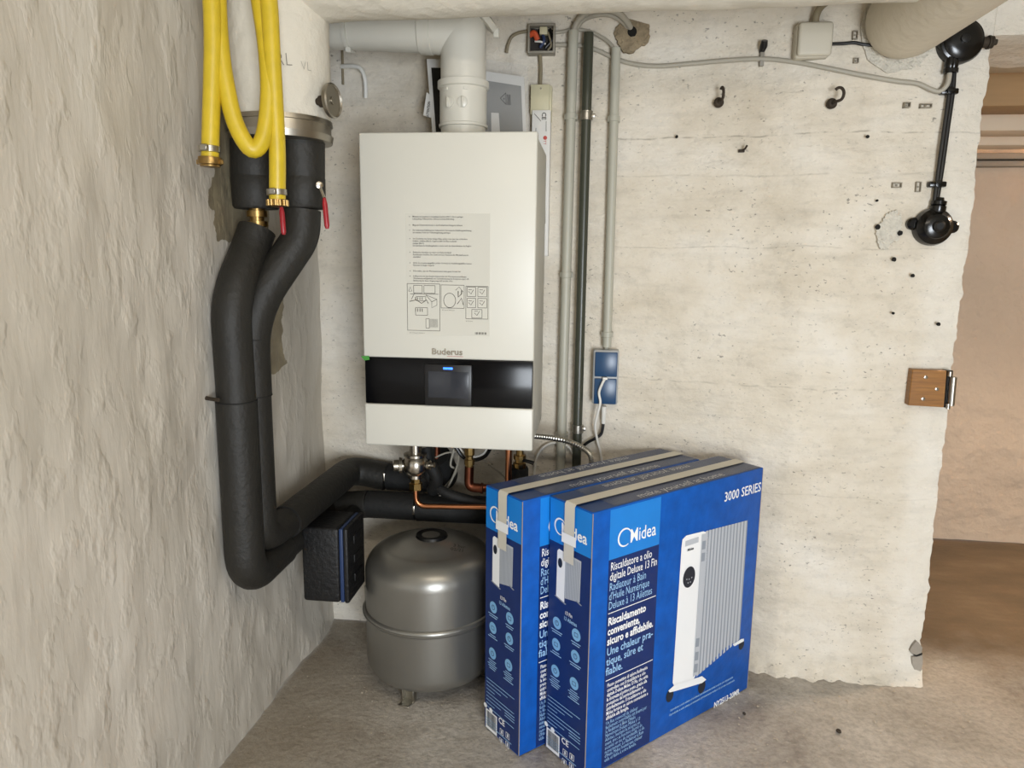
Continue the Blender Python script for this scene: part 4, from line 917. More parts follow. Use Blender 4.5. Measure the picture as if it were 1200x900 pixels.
# top: flaps, slogan, tapes
bm = new_bm(); fpoly(bm, T, [(0.004, 0.004), (BL-0.004, 0.004), (BL-0.004, BT-0.004), (0.004, BT-0.004)], 1); tp = obj('top_flaps', bm, M['box_top'], ct, 0)
link_mesh('slogan', text_mesh('make yourself at home', 0.040, fr(T(0.18, 0.014, 3), (1, 0, 0), (0, 1, 0)), bold=-0.0003, squeeze=0.95), M['p_white'], tp, 0)
link_mesh('slogan', text_mesh('make yourself at home', 0.040, fr(T(0.52, BT-0.014, 3), (-1, 0, 0), (0, -1, 0)), bold=-0.0003, squeeze=0.95), M['p_white'], tp, 0)
def strip(b, y0, y1, z0, l):                # tape over the top and down the narrow face
    n = 20; rows = []
    for i in range(n+1):
        x = BL-0.002-(BL)*i/n; rows.append((max(x, -0.0002), BH+0.00045*l+0.0006*abs(noise.noise(V((i*0.9, y0*50, 2))))))
    rows.append((-0.0009*l*0.5-0.0004, BH-0.002))
    for k in range(1, 6): rows.append((-0.0009*l*0.5-0.0002, BH-0.002-(BH-0.002-z0)*k/5))
    vs = [[b.verts.new((x, y0, z)), b.verts.new((x, y1, z))] for x, z in rows]
    for p, q in zip(vs, vs[1:]): b.faces.new((p[0], p[1], q[1], q[0]))
bm = new_bm(); 
n = 18
vs = [[bm.verts.new(T(BL*0.004+BL*0.99*i/n, y, 5+2.2*abs(noise.noise(V((i*0.8, y*30, 0)))))) for y in (0.006, 0.05, 0.10, BT-0.004)] for i in range(2, n+1)]
for p, q in zip(vs, vs[1:]):
    for k in range(3): bm.faces.new((p[k], q[k], q[k+1], p[k+1]))
obj('clear_tape', bm, M['tape_clear'], ct, 50)
yt0, yt1 = 0.060, 0.098
bm = new_bm(); strip(bm, yt0, yt1, suv(669, 660)[1], 11); tpz = obj('packing_tape', bm, M['tape_paper'], ct, 50)
a = suv(660.5, 628); b_ = suv(677, 646)
bm = new_bm(); fpoly(bm, S, [(a[0], b_[1]+0.010), (b_[0], b_[1]+0.010), (b_[0], b_[1]+0.036), (a[0], b_[1]+0.036)], 15); obj('white_label', bm, M['p_white'], ct, 0)
# scuffed cardboard edges
for xe_ in (0.0006, BL-0.0006):
    bm = new_bm(); tube(bm, [(xe_, 0.0006, 0.003), (xe_, 0.0006, BH-0.002)], 0.0012, 6); obj('worn_edge', bm, M['cardboard'], ct)
def copy_tree(o, parent=None):
    c = o.copy(); COL.objects.link(c); c.parent = parent
    for ch in list(o.children): copy_tree(ch, c)
    return c
far = copy_tree(carton); far['label'] = 'blue cardboard heater carton behind the nearer one, next to the tank'
carton.location = BA; carton.rotation_euler = (0, 0, BANG)
far.location = BA+DX*(-0.086)+DN*0.168; far.rotation_euler = (0, 0, BANG)

# ------------------------------------------------------------------ booklets and cards on and beside the boiler
def sheet(b, P, nrm, t): poly(b, P, t, nrm)
mb = thing('manual_bag', 'grey manual in a clear plastic bag propped behind the flue', 'manual', atY(597, 155, 2.29))
Yb, Yt = 2.24, 2.31
def Q(px, py, Y): return atY(px, py, Y)
P = [Q(560, 150, Yb), Q(618, 153, Yb), Q(614, 90, Yt), Q(560, 82, Yt)]; P[0].z = P[1].z = BZ1+0.001
nrm = (P[1]-P[0]).cross(P[3]-P[0]).normalized(); nrm = nrm if nrm.y < 0 else -nrm
bm = new_bm(); sheet(bm, P, -nrm, 0.008); obj('booklet', bm, M['paper'], mb)
def inb(s, t, l): return P[0]*(1-s)*(1-t)+P[1]*s*(1-t)+P[2]*s*t+P[3]*(1-s)*t+nrm*l
bm = new_bm(); poly(bm, [inb(0.0, 0.0, 0.0008), inb(0.93, 0.0, 0.0008), inb(0.93, 0.86, 0.0008), inb(0.0, 0.88, 0.0008)]); cov = obj('cover_print', bm, M['manual'], mb, 0)
bm = new_bm(); a, b_, c = inb(0.48, 0.66, 0.0014), inb(0.60, 0.58, 0.0014), inb(0.60, 0.74, 0.0014)
for s, e in ((a, b_), (b_, c), (c, a)): tube(bm, [s, e], 0.0009, 5)
tube(bm, [inb(0.555, 0.65, 0.0014), inb(0.558, 0.665, 0.0014)], 0.0016, 5)
for k in range(3): tube(bm, [inb(0.63+0.03*k, 0.58, 0.0014), inb(0.64+0.025*k, 0.65, 0.0014), inb(0.63+0.03*k, 0.72, 0.0014)], 0.0012, 5)
obj('warning_sign', bm, M['ink'], cov)
bm = new_bm(); poly(bm, [inb(0.28, 0.20, 0.0016), inb(0.46, 0.20, 0.0016), inb(0.44, 0.46, 0.0016), inb(0.28, 0.46, 0.0016)]); obj('white_tag', bm, M['paper'], mb, 0)
bm = new_bm(); n = 8
rows = [[inb(-0.1+1.18*i/n, -0.0+1.14*j/n, 0.010+0.010*noise.noise(V((i*0.7, j*0.7, 3)))) for i in range(n+1)] for j in range(n+1)]
vs = [[bm.verts.new(q) for q in r] for r in rows]
for j in range(n):
    for i in range(n): bm.faces.new((vs[j][i], vs[j][i+1], vs[j+1][i+1], vs[j+1][i]))
obj('plastic_bag', bm, M['film'], mb, 60)
b2 = thing('black_manual', 'black-covered leaflet leaning left of the flue on the boiler', 'leaflet', atY(507, 155, 2.2))
P = [Q(508, 156, 2.22), Q(540, 156, 2.22), Q(536, 70, 2.29), Q(500, 69, 2.29)]; P[0].z = P[1].z = BZ1+0.001
nrm = (P[1]-P[0]).cross(P[3]-P[0]).normalized(); nrm = nrm if nrm.y < 0 else -nrm
bm = new_bm(); sheet(bm, P, -nrm, 0.004); obj('leaflet', bm, M['paper'], b2)
bm = new_bm(); poly(bm, [inb(0.13, 0.0, 0.0008), inb(1.0, 0.0, 0.0008), inb(1.0, 0.90, 0.0008), inb(0.13, 0.90, 0.0008)]); obj('black_cover', bm, M['manual_black'], b2, 0)
bm = new_bm(); poly(bm, [Q(496, 135, 2.255), Q(507, 139, 2.25), Q(505, 112, 2.265), Q(500, 108, 2.268)], 0.001, (0, 1, 0)); fl_ = obj('folded_flap', bm, M['paper'], b2)
c0_ = Q(502.5, 137, 2.252); c1_ = Q(505.0, 113, 2.262)
me = text_mesh('ATTENTION', 0.011, fr(c0_+V((0, -0.002, 0)), c1_-c0_, (-1, 0, 0.1)), bold=0.0002, squeeze=0.75); link_mesh('print_text', me, M['ink'], fl_, 0)

def wall_box(px0, py0, px1, py1, depth, back=0.0):
    cx, cy = (px0+px1)/2, (py0+py1)/2; c = onW(cx, cy, depth); a = atY(px0, py0, c.y); b = atY(px1, py1, c.y)
    return (a.x, c.y, b.z), (b.x, c.y+depth+0.015+back, a.z)
lo, hi = wall_box(622, 99, 645, 134, 0.035)
wb = thing('beige_wall_box', 'small beige plastic box on the wall below the open junction box', 'box', (lo[0], hi[1], lo[2]))
bm = new_bm(); box(bm, (lo[0]+0.002, lo[1]+0.008, lo[2]-0.02), (hi[0]+0.003, hi[1], hi[2]-0.002), 0.002); obj('back_plate', bm, M['beige'], wb)
bm = new_bm(); box(bm, (lo[0], lo[1], lo[2]), (hi[0]-0.004, lo[1]+0.010, hi[2]), 0.002); obj('cover', bm, M['beige'], wb)
bm = new_bm(); lathe(bm, [(0.003, 0), (0.003, 0.001), (0, 0.001)], ((lo[0]+hi[0])/2, lo[1], hi[2]-0.012), (0, -1, 0), 10); obj('screw', bm, M['jb_rim'], wb)
lo, hi = wall_box(623.5, 129, 642, 300, 0.045)
wp = thing('white_module', 'slim white printed module on the wall at the boiler\'s right edge', 'module', (lo[0], hi[1], lo[2]))
bm = new_bm(); box(bm, lo, hi, 0.002); obj('module_case', bm, M['paper'], wp)
Yp = lo[1]-0.0008
def wtxt(s, px, py, size, m, rot, bold=0.0):
    return link_mesh('print_text', text_mesh(s, size, fr(atY(px, py, Yp), (1, 0, 0), (0, 0, 1), rot), bold=bold), M[m], wp, 0)
wtxt('CE', 635.2, 131.5, 0.019, 'ink', -pi/2, 0.0003); wtxt('TT', 637.0, 164.0, 0.012, 'logo_red', -pi/2)
bm = new_bm(); poly(bm, rad(0.0062, 16, atY(638.8, 161.5, Yp), (1, 0, 0), (0, 0, 1))); obj('red_dot', bm, M['logo_red'], wp, 0)
bm = new_bm()
for a, b_ in (((626, 133), (634, 142)), ((640, 142), (640, 154)), ((628, 150), (628, 155)), ((637, 182), (637, 215)), ((634, 185), (634, 225)), ((639, 232), (639, 262))): tube(bm, [atY(*a, Yp), atY(*b_, Yp)], 0.0008, 4)
obj('print_lines', bm, M['ink_grey'], wp, 0)

# ------------------------------------------------------------------ electrics on the back wall
def vpipe(name, a, b, r, m, label, off, clips, cm, group=None):
    p, q = onW(*a, off), onW(*b, off); x = (p.x+q.x)/2; y = min(p.y, q.y)
    p = V((p.x, y, p.z)); q = V((q.x, y, q.z))
    t = thing(name, label, 'conduit', q, group); bb = new_bm(); lathe(bb, [(r*0.85, 0), (r, 0.001), (r, (p-q).length-0.001), (r*0.85, (p-q).length)], q, p-q, 20); obj('tube', bb, M[m], t)
    for cy, kind in clips:
        c = onW((a[0]+(b[0]-a[0])*(cy-a[1])/(b[1]-a[1])), cy, off); k = (p.z-c.z)/(p.z-q.z); c = p+(q-p)*k; bb = new_bm()
        if kind == 's':
            lathe(bb, [(r+0.0005, -0.009), (r+0.002, -0.008), (r+0.002, 0.008), (r+0.0005, 0.009)], c, (0, 0, 1), 20); box(bb, (c.x-r-0.005, c.y, c.z-0.009), (c.x+r+0.005, W(c.x)+0.004, c.z+0.009), 0.003); obj('clip', bb, M['conduit'], t)
        else:
            lathe(bb, [(r+0.001, -0.014), (r+0.005, -0.013), (r+0.005, -0.009), (r+0.003, -0.008), (r+0.003, 0.008), (r+0.005, 0.009), (r+0.005, 0.013), (r+0.001, 0.014)], c, (0, 0, 1), 24)
            box(bb, (c.x+r, c.y-0.006, c.z-0.006), (c.x+r+0.012, c.y+0.006, c.z+0.006), 0.002); box(bb, (c.x-0.005, c.y, c.z-0.005), (c.x+0.005, W(c.x)+0.01, c.z+0.005), 0.001); obj('pipe_clamp', bb, M[cm], t)
    return t
vpipe('cable_conduit', (672, 36), (655.5, 600), 0.0155, 'conduit', 'pale grey plastic conduit running right beside the boiler', 0.028, ((137, 's'), (322, 's'), (510, 's')), 'steel', 'grey conduits')
vpipe('iron_pipe', (690, 38), (674, 600), 0.0150, 'dark_pipe', 'dark green iron pipe between the two grey conduits', 0.034, ((136, 'c'), (502, 'c')), 'steel')
vpipe('cable_conduit', (722, 56), (711.3, 407), 0.0142, 'conduit', 'pale grey plastic conduit ending above the blue socket', 0.026, ((139, 's'), (392, 's')), 'steel', 'grey conduits')
cable('hole_cable', [onW(672, 38, 0.028), onW(677, 25, 0.03), onW(690, 14, 0.04), onW(708, 10.5, 0.05), onW(724, 15, 0.045), onW(735, 26, 0.02), onW(741, 38, -0.01)], 0.0095, 'cable_grey', 'grey cable arching from the left conduit into the wall hole, upper one', seg=12)
cable('hole_cable', [onW(673, 38, 0.024), onW(683, 24, 0.022), onW(698, 18, 0.03), onW(716, 18, 0.03), onW(731, 27, 0.015), onW(740, 39, -0.01)], 0.007, 'cable_grey', 'thinner grey cable arching into the wall hole, lower one', seg=10)
cable('link_cable', [onW(648, 38.5, 0.012), onW(660, 37, 0.012), onW(672, 34.5, 0.014), onW(690, 36.5, 0.012), onW(704, 43, 0.014), onW(715, 51, 0.02), onW(721, 60, 0.026)], 0.0055, 'cable_grey', 'grey cable from the open junction box to the right conduit')
cable('link_cable', [onW(648, 52.5, 0.006), onW(665, 52.5, 0.006), onW(682, 53.5, 0.006), onW(700, 59, 0.006), onW(720, 68, 0.007), onW(740, 74.5, 0.007), onW(770, 77.5, 0.007), onW(810, 74.5, 0.007), onW(850, 71, 0.007), onW(893, 69, 0.008), onW(930, 72.5, 0.007), onW(970, 80, 0.007), onW(1010, 88, 0.007), onW(1050, 95, 0.007), onW(1075, 98, 0.007), onW(1090, 104.5, 0.01), onW(1101, 107, 0.012), onW(1110, 99, 0.02), onW(1113, 84, 0.02), onW(1114.5, 72, 0.02)], 0.0068, 'cable_grey', 'long grey cable sagging across the wall to the black round box', seg=10)
cable('wire_stub', [onW(619, 36.5, 0.012), onW(608, 38.5, 0.012), onW(600, 43, 0.012), onW(595.5, 52, 0.014), onW(593.5, 62, 0.014)], 0.0050, 'cable_old', 'old brownish cable stub curling left of the open junction box')
cable('drop_cable', [onW(632.5, 60, 0.01), onW(633.5, 80, 0.009), onW(633, 101, 0.012)], 0.0062, 'cable_old', 'short cable from the open junction box down to the beige box')
# open junction box
lo, hi = wall_box(618.5, 27.5, 650, 61.5, 0.036); jb = thing('junction_box', 'open junction box without lid showing tangled wires', 'junction box', (lo[0], hi[1], lo[2]), 'junction boxes')
tw = 0.0065
bm = new_bm()
for a, b_ in (((lo[0], lo[1], lo[2]), (lo[0]+tw, hi[1], hi[2])), ((hi[0]-tw, lo[1], lo[2]), (hi[0], hi[1], hi[2])), ((lo[0]+tw*0.5, lo[1], lo[2]), (hi[0]-tw*0.5, hi[1], lo[2]+tw)), ((lo[0]+tw*0.5, lo[1], hi[2]-tw), (hi[0]-tw*0.5, hi[1], hi[2]))): box(bm, a, b_, 0.002)
obj('box_rim', bm, M['jb_rim'], jb)
bm = new_bm(); box(bm, (lo[0]+0.003, hi[1]-0.022, lo[2]+0.003), (hi[0]-0.003, hi[1], hi[2]-0.003)); obj('box_back', bm, M['jb_in'], jb)
yj = lo[1]+0.012; cx, cz = (lo[0]+hi[0])/2, (lo[2]+hi[2])/2
bm = new_bm(); box(bm, (cx-0.006, yj-0.008, cz+0.012), (cx+0.018, yj+0.012, cz+0.034), 0.002); obj('terminal_block', bm, M['beige'], jb)
for pts, m, r in (([(cx-0.036, yj, cz+0.012), (cx-0.022, yj-0.006, cz+0.016), (cx-0.012, yj, cz-0.002)], 'wire_red', 0.0085), ([(cx+0.004, yj, cz+0.012), (cx+0.008, yj-0.006, cz-0.006), (cx-0.004, yj, cz-0.024)], 'wire_blue', 0.005), ([(cx-0.020, yj, cz-0.006), (cx, yj-0.008, cz-0.010), (cx+0.012, yj, cz-0.014)], 'cable_white', 0.003),
                  ([(cx+0.026, yj, cz+0.03), (cx+0.034, yj-0.004, cz), (cx+0.012, yj, cz-0.026)], 'black', 0.003), ([(cx+0.02, yj, cz+0.02), (cx+0.03, yj-0.004, cz-0.018), (cx+0.02, yj, cz-0.032)], 'cable_old', 0.003)):
    b = new_bm(); tube(b, smooth_path(pts, 6), r, 8); obj('wire', b, M[m], jb)
# closed junction box
lo, hi = wall_box(937.5, 25, 975, 64.5, 0.045); j2 = thing('junction_box', 'closed square cream junction box high on the wall', 'junction box', (lo[0], hi[1], lo[2]), 'junction boxes')
bm = new_bm(); box(bm, (lo[0]-0.003, lo[1]+0.014, lo[2]-0.003), (hi[0]-0.003, hi[1], hi[2]), 0.008, 3); obj('box_base', bm, M['jb'], j2)
bm = new_bm(); box(bm, lo, (hi[0], lo[1]+0.016, hi[2]), 0.009, 4); obj('lid', bm, M['jb'], j2)
cable('ceiling_cable', [onW(955, 27, 0.02), onW(957, 17, 0.02), onW(962, 8, 0.03), onW(972, 0, 0.05), onW(990, -14, 0.08)], 0.010, 'cable_old', 'cable rising from the closed junction box to the ceiling', seg=10)
cable('wall_wire', [onW(973, 51.5, 0.01), onW(988, 51, 0.008), onW(1001, 50, 0.008), onW(1012, 52, 0.006), onW(1030, 54, 0.006), onW(1046, 57, 0.004)], 0.0048, 'black', 'short black wire from the closed junction box toward the duct')
# small clips, hooks and nails
def staple(px, py, w, h, label):
    c = onW(px, py, 0.004); k = 0.00285; t = new_bm(); W_, H_ = w*k/2, h*k/2
    for a, b_ in (((-W_, -H_), (W_, -H_+0.002)), ((-W_, H_-0.002), (W_, H_)), ((-W_, -H_), (-W_+0.002, H_)), ((W_-0.002, -H_), (W_, H_))): box(t, c+V((a[0], -0.005, a[1])), c+V((b_[0], 0.014, b_[1])), 0.0005, 1)
    lathe(t, [(0.0025, 0), (0.0025, 0.003), (0, 0.004)], c+V((0, 0.002, 0)), (0, -1, 0), 8)
    return tag(obj('cable_clip', t, M['clip_metal']), label, 'clip', 'old cable clips')
staple(1063, 123, 6, 5, 'old wall clip left of the black cable, upper left of four'); staple(1085, 124, 11, 4, 'flat old wall clip, upper right of four left of the black cable')
staple(1051, 217, 9, 5, 'old wall clip above the white filler patch, lower left of four'); staple(1076, 219, 5, 10, 'upright old wall clip beside the black cable, lower right of four')
staple(1002, 41, 5, 8, 'tiny clip on the black wire next to the duct'); staple(1003, 71, 5, 5, 'tiny empty clip on the wall below the black wire')
def hook(px, py, label, flip):
    c = onW(px, py, 0.0); t = thing('screw_hook', label, 'hook', c, 'screw hooks'); b = new_bm()
    lathe(b, [(0.014, -0.004), (0.015, 0.006), (0.010, 0.012), (0, 0.013)], c+V((0, -0.004, -0.012)), (0, -1, 0), 16); obj('rosette', b, M['rust'], t)
    b = new_bm(); base = c+V((0, -0.012, -0.012))
    pts = [base, base+V((flip*0.004, -0.026, 0.0))]+[base+V((flip*(0.006+0.010*sin(a)), -0.030-0.006*sin(a), 0.018-0.018*cos(a))) for a in [i*pi*1.25/7 for i in range(1, 8)]]
    tube(b, smooth_path(pts, 3), 0.0042, 10); obj('hook_wire', b, M['rust'], t)
hook(842, 116, 'rusty screw hook left of its twin on the back wall', 0.4); hook(974, 117, 'rusty screw hook right of its twin, under the cream junction box', 1.2)
c = onW(893, 57, 0.0); t = thing('wall_peg', 'stubby black wall peg above the sagging grey cable', 'peg', c); bm = new_bm()
tube(bm, [c+V((0, 0.004, -0.008)), c+V((0.0, -0.022, 0.002)), c+V((0.0, -0.030, 0.014))], 0.010, 12, radii=[0.008, 0.011, 0.009]); obj('peg', bm, M['black'], t)
bm = new_bm(); box(bm, c+V((-0.006, -0.012, -0.05)), c+V((0.006, 0.004, -0.012)), 0.001); obj('clip_plate', bm, M['jb_rim'], t)
c = onW(871, 176, 0.0); t = thing('bent_nail', 'small bent iron nail in the wall crack under the hooks', 'nail', c); bm = new_bm(); tube(bm, [c+V((0, 0.01, 0)), c+V((0.002, -0.018, 0.002)), c+V((0.006, -0.024, 0.010))], 0.003, 8); obj('nail', bm, M['rust'], t)
bm = new_bm(); box(bm, c+V((-0.014, -0.004, -0.006)), c+V((0.004, 0.006, 0.002)), 0.001); obj('plate', bm, M['rust'], t)
cable('bracket_tube', [onW(400, 78, 0.012), onW(412, 77.5, 0.03), onW(422, 80, 0.04), onW(427, 90, 0.04), onW(428.5, 102, 0.035), onW(428.5, 115, 0.03)], 0.007, 'cable_white', 'bent white tube hook on the wall under the flue', 'hook', 10)
cable('wall_rod', [onW(401, 58, 0.01), onW(401.5, 78, 0.012), onW(402, 99, 0.012)], 0.0042, 'cable_old', 'thin brown vertical rod on the wall behind the thermometer', 'rod')

# black bakelite switch line
c = onW(1123, 50, 0.0); bj = thing('bakelite_box', 'round black bakelite junction box half behind the fat duct', 'junction box', c, 'black bakelite boxes')
bm = new_bm(); lathe(bm, [(0.058, -0.02), (0.060, 0.018), (0.056, 0.026), (0.050, 0.028), (0.050, 0.032), (0.044, 0.036), (0.030, 0.040), (0.0, 0.041)], c, (0, -1, 0), 40); obj('box_body', bm, M['bakelite'], bj, 30)
bm = new_bm(); lathe(bm, [(0.012, 0.039), (0.012, 0.046), (0.006, 0.047), (0, 0.047)], c, (0, -1, 0), 16); obj('centre_screw', bm, M['black'], bj, 30)
cc = c+V((0.066, -0.012, -0.004)); bm = new_bm(); lathe(bm, [(0.014, -0.012), (0.014, 0.004), (0.018, 0.005), (0.018, 0.010), (0.013, 0.011), (0.016, 0.013), (0.016, 0.018), (0.008, 0.019), (0.008, 0.028)], cc, (1, 0, 0), 16); obj('side_gland', bm, M['rust'], bj, 30)
for px in (1113, 1117):
    cc = onW(px, 76, 0.018); bm = new_bm(); lathe(bm, [(0.013, -0.022), (0.015, -0.021), (0.015, -0.010), (0.012, -0.009), (0.014, -0.002), (0.012, 0.02)], cc, (0, 0, 1), 14); obj('bottom_gland', bm, M['bakelite'], bj, 30)
for off in (0, 3.6):
    cable('switch_cable', [onW(1116.0+off*0.7, 78, 0.014), onW(1113+off, 107, 0.013), onW(1107+off, 150, 0.012), onW(1100+off, 200, 0.012), onW(1094.5+off*0.6, 243, 0.014)], 0.0064, 'black_sheath', 'thin black cable down to the round switch, %s of two' % ('left' if off == 0 else 'right'), group='switch cables')
for px, py in ((1112.5, 107), (1098.5, 216)):
    cc = onW(px, py, 0.012); bm = new_bm(); box(bm, cc+V((-0.024, -0.006, -0.008)), cc+V((0.024, 0.02, 0.008)), 0.004, 2); lathe(bm, [(0.010, 0), (0.010, 0.010), (0, 0.012)], cc+V((0, -0.004, 0)), (0, -1, 0), 12)
    tag(obj('cable_clamp', bm, M['bakelite']), 'black clamp on the switch cables, ' + ('just under the round box' if py < 150 else 'just above the round switch'), 'clamp', 'black cable clamps')
c = onW(1091, 266, 0.0); bs = thing('rotary_switch', 'round black bakelite rotary switch at the end of the cables', 'switch', c, 'black bakelite boxes')
bm = new_bm(); lathe(bm, [(0.052, -0.02), (0.054, 0.012), (0.050, 0.026), (0.036, 0.036), (0.034, 0.040), (0.026, 0.044), (0.0, 0.046)], c, (0, -1, 0), 40); obj('switch_body', bm, M['bakelite'], bs, 30)
bm = new_bm(); lathe(bm, [(0.016, 0.044), (0.016, 0.056), (0.010, 0.060), (0, 0.060)], c, (0, -1, 0), 20); obj('knob', bm, M['black'], bs, 30)
for s in (-1, 1):
    bm = new_bm(); lathe(bm, [(0.016, -0.016), (0.018, 0.012), (0.012, 0.018), (0, 0.018)], c+V((s*0.054, 0, 0.008 if s < 0 else 0)), (0, -1, 0), 16); obj('mounting_ear', bm, M['bakelite'], bs, 30)
bm = new_bm(); lathe(bm, [(0.020, 0.040), (0.022, 0.046), (0.022, 0.058), (0.018, 0.060), (0.021, 0.062), (0.021, 0.072), (0.014, 0.074), (0.012, 0.082)], c+V((0.004, -0.014, 0)), (0.06, 0, 1), 20); obj('cable_gland', bm, M['bakelite'], bs, 30)
# fat duct through the wall
dc = onW(1054, 28, 0.0); DR = 0.107
dt = thing('fat_duct', 'fat cream painted duct running from the wall along the ceiling', 'duct', dc)
bm = new_bm(); dd = V((0, -1, 0)); Ld = dc.y-YR
lathe(bm, [(DR*0.72, -0.03), (DR*0.82, -0.002), (DR*0.93, 0.025), (DR*0.99, 0.06), (DR, 0.11), (DR, Ld+0.03)], dc, dd, 56); obj('duct_tube', bm, M['duct'], dt, 50)
bm = new_bm(); pts = []
for i in range(36):
    a = 2*pi*i/36; r = DR*(0.96+0.30*max(0, -sin(a)-0.2)+0.10*noise.noise(V((cos(a)*3, sin(a)*3, 8)))); pts.append(dc+V((cos(a)*r, -0.006, sin(a)*r)))
poly(bm, pts, 0.016, (0, 1, 0)); obj('plaster_collar', bm, M['white_patch'], dt)

# blue double socket
lo, hi = wall_box(695.5, 410, 723.5, 474.5, 0.045); so = thing('double_socket', 'grey-framed double socket with dark blue lids', 'socket', (lo[0], hi[1], lo[2]))
bm = new_bm(); box(bm, lo, hi, 0.006, 3); obj('socket_case', bm, M['socket_frame'], so)
zm = (lo[2]+hi[2])/2
for a, b_ in ((zm+0.003, hi[2]-0.006), (lo[2]+0.002, zm-0.003)):
    bm = new_bm(); box(bm, (lo[0]+0.006, lo[1]-0.006, a), (hi[0]-0.005, lo[1]+0.01, b_), 0.003, 2); obj('hinged_lid', bm, M['socket_blue'], so)
bm = new_bm(); lathe(bm, [(0.006, -0.002), (0.008, 0.006), (0.008, 0.012)], ((lo[0]+hi[0])/2, hi[1]-0.03, hi[2]-0.002), (0, 0, 1), 12); obj('cable_entry', bm, M['conduit'], so)
yf = lo[1]-0.012
wcord = thing('power_cable', 'white power cord hanging from the blue socket behind the cartons', 'cable', atY(705, 545, yf))
bm = new_bm(); tube(bm, smooth_path([atY(x, y, yf+dy) for x, y, dy in ((709, 444, 0), (706, 449, -0.01), (702, 460, -0.006), (703.5, 472, -0.006), (700, 486, 0.0), (697.5, 500, 0.01), (700, 516, 0.02), (704, 532, 0.03), (707, 560, 0.03))], 6), 0.0042, 10); obj('cord', bm, M['cable_white'], wcord)
bm = new_bm(); cc = atY(709, 443.5, yf); box(bm, cc+V((-0.008, -0.006, -0.004)), cc+V((0.008, 0.008, 0.004)), 0.002); obj('plug_end', bm, M['cable_white'], wcord)
bcord = thing('power_cable', 'black cord with white plug below the blue socket', 'cable', atY(690, 520, yf+0.02))
bm = new_bm(); cc = atY(708, 476, yf+0.02); ce = atY(707, 496, yf+0.03); tube(bm, [cc, ce], 0.008, 12, radii=[0.009, 0.0065]); obj('plug', bm, M['cable_white'], bcord)
bm = new_bm(); tube(bm, smooth_path([ce+V((0, 0, 0.004)), atY(706.5, 501, yf+0.03), atY(704, 509, yf+0.03), atY(697, 514, yf+0.03), atY(688, 519, yf+0.035), atY(680, 526, yf+0.04)], 6), 0.005, 10); obj('cord', bm, M['black'], bcord)

# wooden block with a hinge
wl = onW(1088, 456, 0.020); Yw = wl.y
wk = thing('hinge_block', 'small varnished wooden block with steel hinge at the passage edge', 'wooden block', wl)
a = [atY(1069.5, 433, Yw), atY(1110.5, 434.5, Yw), atY(1107, 477.5, Yw), atY(1064.5, 475, Yw)]
bm = new_bm(); poly(bm, a, 0.03, (0, 1, 0)); bmesh.ops.recalc_face_normals(bm, faces=bm.faces); bmesh.ops.bevel(bm, geom=bm.edges[:], offset=0.0015, segments=1, affect='EDGES'); obj('block', bm, M['wood'], wk)
for px, py in ((1085, 442), (1082, 467.5), (1098, 456)):
    b = new_bm(); lathe(b, [(0.0052, 0), (0.0052, 0.0012), (0.003, 0.0016), (0.0018, 0.0006), (0, 0.0006)], atY(px, py, Yw), (0, -1, 0), 14); obj('screw', b, M['nickel'], wk)
bm = new_bm(); poly(bm, [atY(1109.5, 434, Yw-0.001), atY(1117, 434.5, Yw-0.001), atY(1113, 478.5, Yw-0.001), atY(1106, 477.5, Yw-0.001)], 0.028, (0, 1, 0)); obj('hinge_leaf', bm, M['bakelite'], wk)
bm = new_bm(); tube(bm, [atY(1117.3, 442, Yw-0.006), atY(1114.3, 475, Yw-0.006)], 0.0095, 14); obj('hinge_knuckle', bm, M['steel'], wk)
bm = new_bm(); tube(bm, [atY(1113.5, 435.5, Yw-0.006), atY(1113.0, 441, Yw-0.006)], 0.006, 12); obj('hinge_pin', bm, M['steel'], wk); bm = new_bm(); tube(bm, [atY(1111.0, 473, Yw-0.006), atY(1110.6, 479, Yw-0.006)], 0.006, 12); obj('hinge_pin', bm, M['steel'], wk)

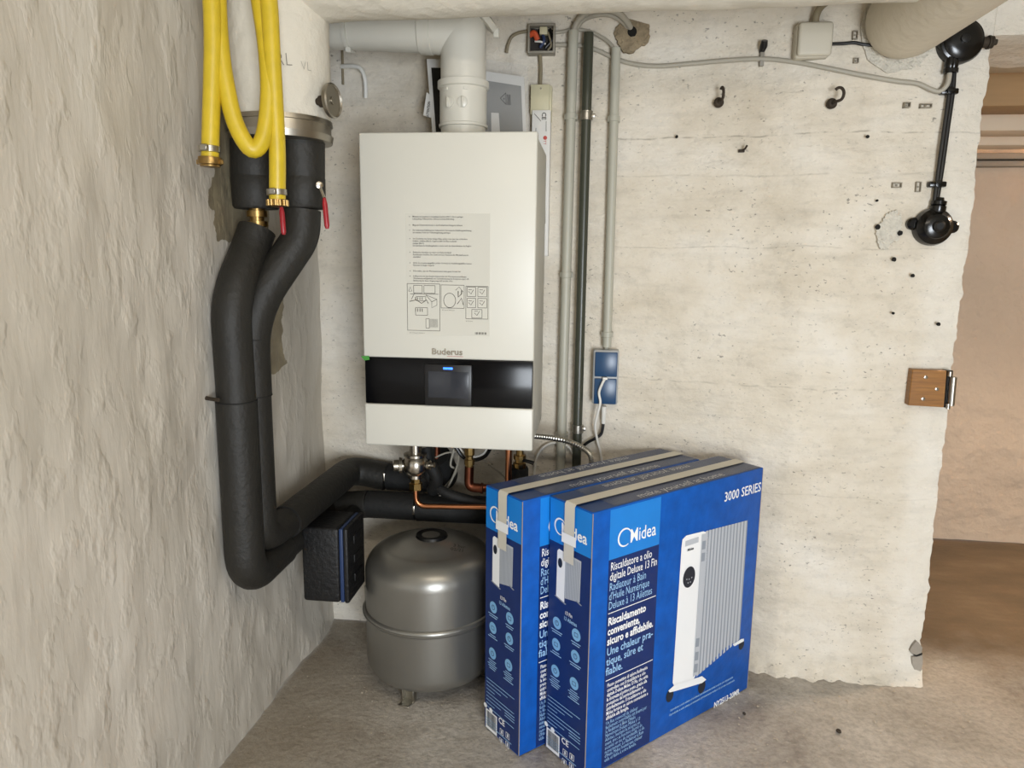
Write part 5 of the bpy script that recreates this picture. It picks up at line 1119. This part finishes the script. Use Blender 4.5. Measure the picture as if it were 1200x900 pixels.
# tube lamp of the room (above the photographer) and passage bulb
tl = thing('tube_lamp', 'long fluorescent tube lamp on the cellar ceiling', 'lamp', (0.30, 0.35, 2.12))
bm = new_bm(); box(bm, (-0.32, 0.31, 2.15), (0.92, 0.39, ZC+0.002), 0.006); obj('lamp_tray', bm, M['boiler'], tl)
bm = new_bm(); tube(bm, [(-0.29, 0.35, 2.128), (0.89, 0.35, 2.128)], 0.013, 16); obj('lamp_tube', bm, mat('lamp_tube', 'fff2dc', 0.4, emit=('ffe9c8', 2.0)), tl)
pl_ = thing('passage_lamp', 'round ceiling lamp in the passage', 'lamp', (2.30, 2.80, 2.05))
bm = new_bm(); lathe(bm, [(0.10, 0.0), (0.13, 0.03), (0.13, 0.155)], (2.30, 2.80, 2.05), (0, 0, 1), 28); obj('lamp_bowl', bm, M['flue'], pl_)

# crumbs of plaster on the floor: nobody could count them
random.seed(11); bm = new_bm()
def crumb(x, y, r):
    t = bmesh.new(); bmesh.ops.create_icosphere(t, subdivisions=1, radius=r)
    for v in t.verts: v.co *= random.uniform(0.65, 1.2); v.co.z *= 0.6
    merge(bm, t, Matrix.Translation((x, y, r*0.35)))
for i in range(110):
    x = random.uniform(0.45, 1.15); crumb(x, random.uniform(2.02, 2.21) - random.random()**3*0.35, random.uniform(0.0012, 0.0042))
for i in range(60): crumb(random.uniform(-0.80, -0.25), random.uniform(1.75, 2.3), random.uniform(0.001, 0.0035))
for i in range(70): crumb(random.uniform(-0.9, 1.4), random.uniform(1.5, 2.1), random.uniform(0.001, 0.003))
cr = obj('plaster_crumbs', bm, M['gravel'], kind='stuff', smooth=0); tag(cr, 'fine plaster crumbs scattered over the concrete floor', 'crumbs')
for px, py, r in ((983, 858, 0.0075), (872, 837, 0.005)):
    bm = new_bm(); p = atZ(px, py); t = bmesh.new(); bmesh.ops.create_icosphere(t, subdivisions=2, radius=r)
    for v in t.verts: v.co *= 1+0.35*noise.noise(v.co*200); v.co.z *= 0.7
    merge(bm, t, Matrix.Translation((p.x, p.y, r*0.5))); tag(obj('dark_pebble', bm, M['rust']), 'dark pebble on the floor ' + ('right of the cartons, larger' if r > 0.006 else 'close to the nearer carton\'s lower right corner, smaller'), 'pebble')
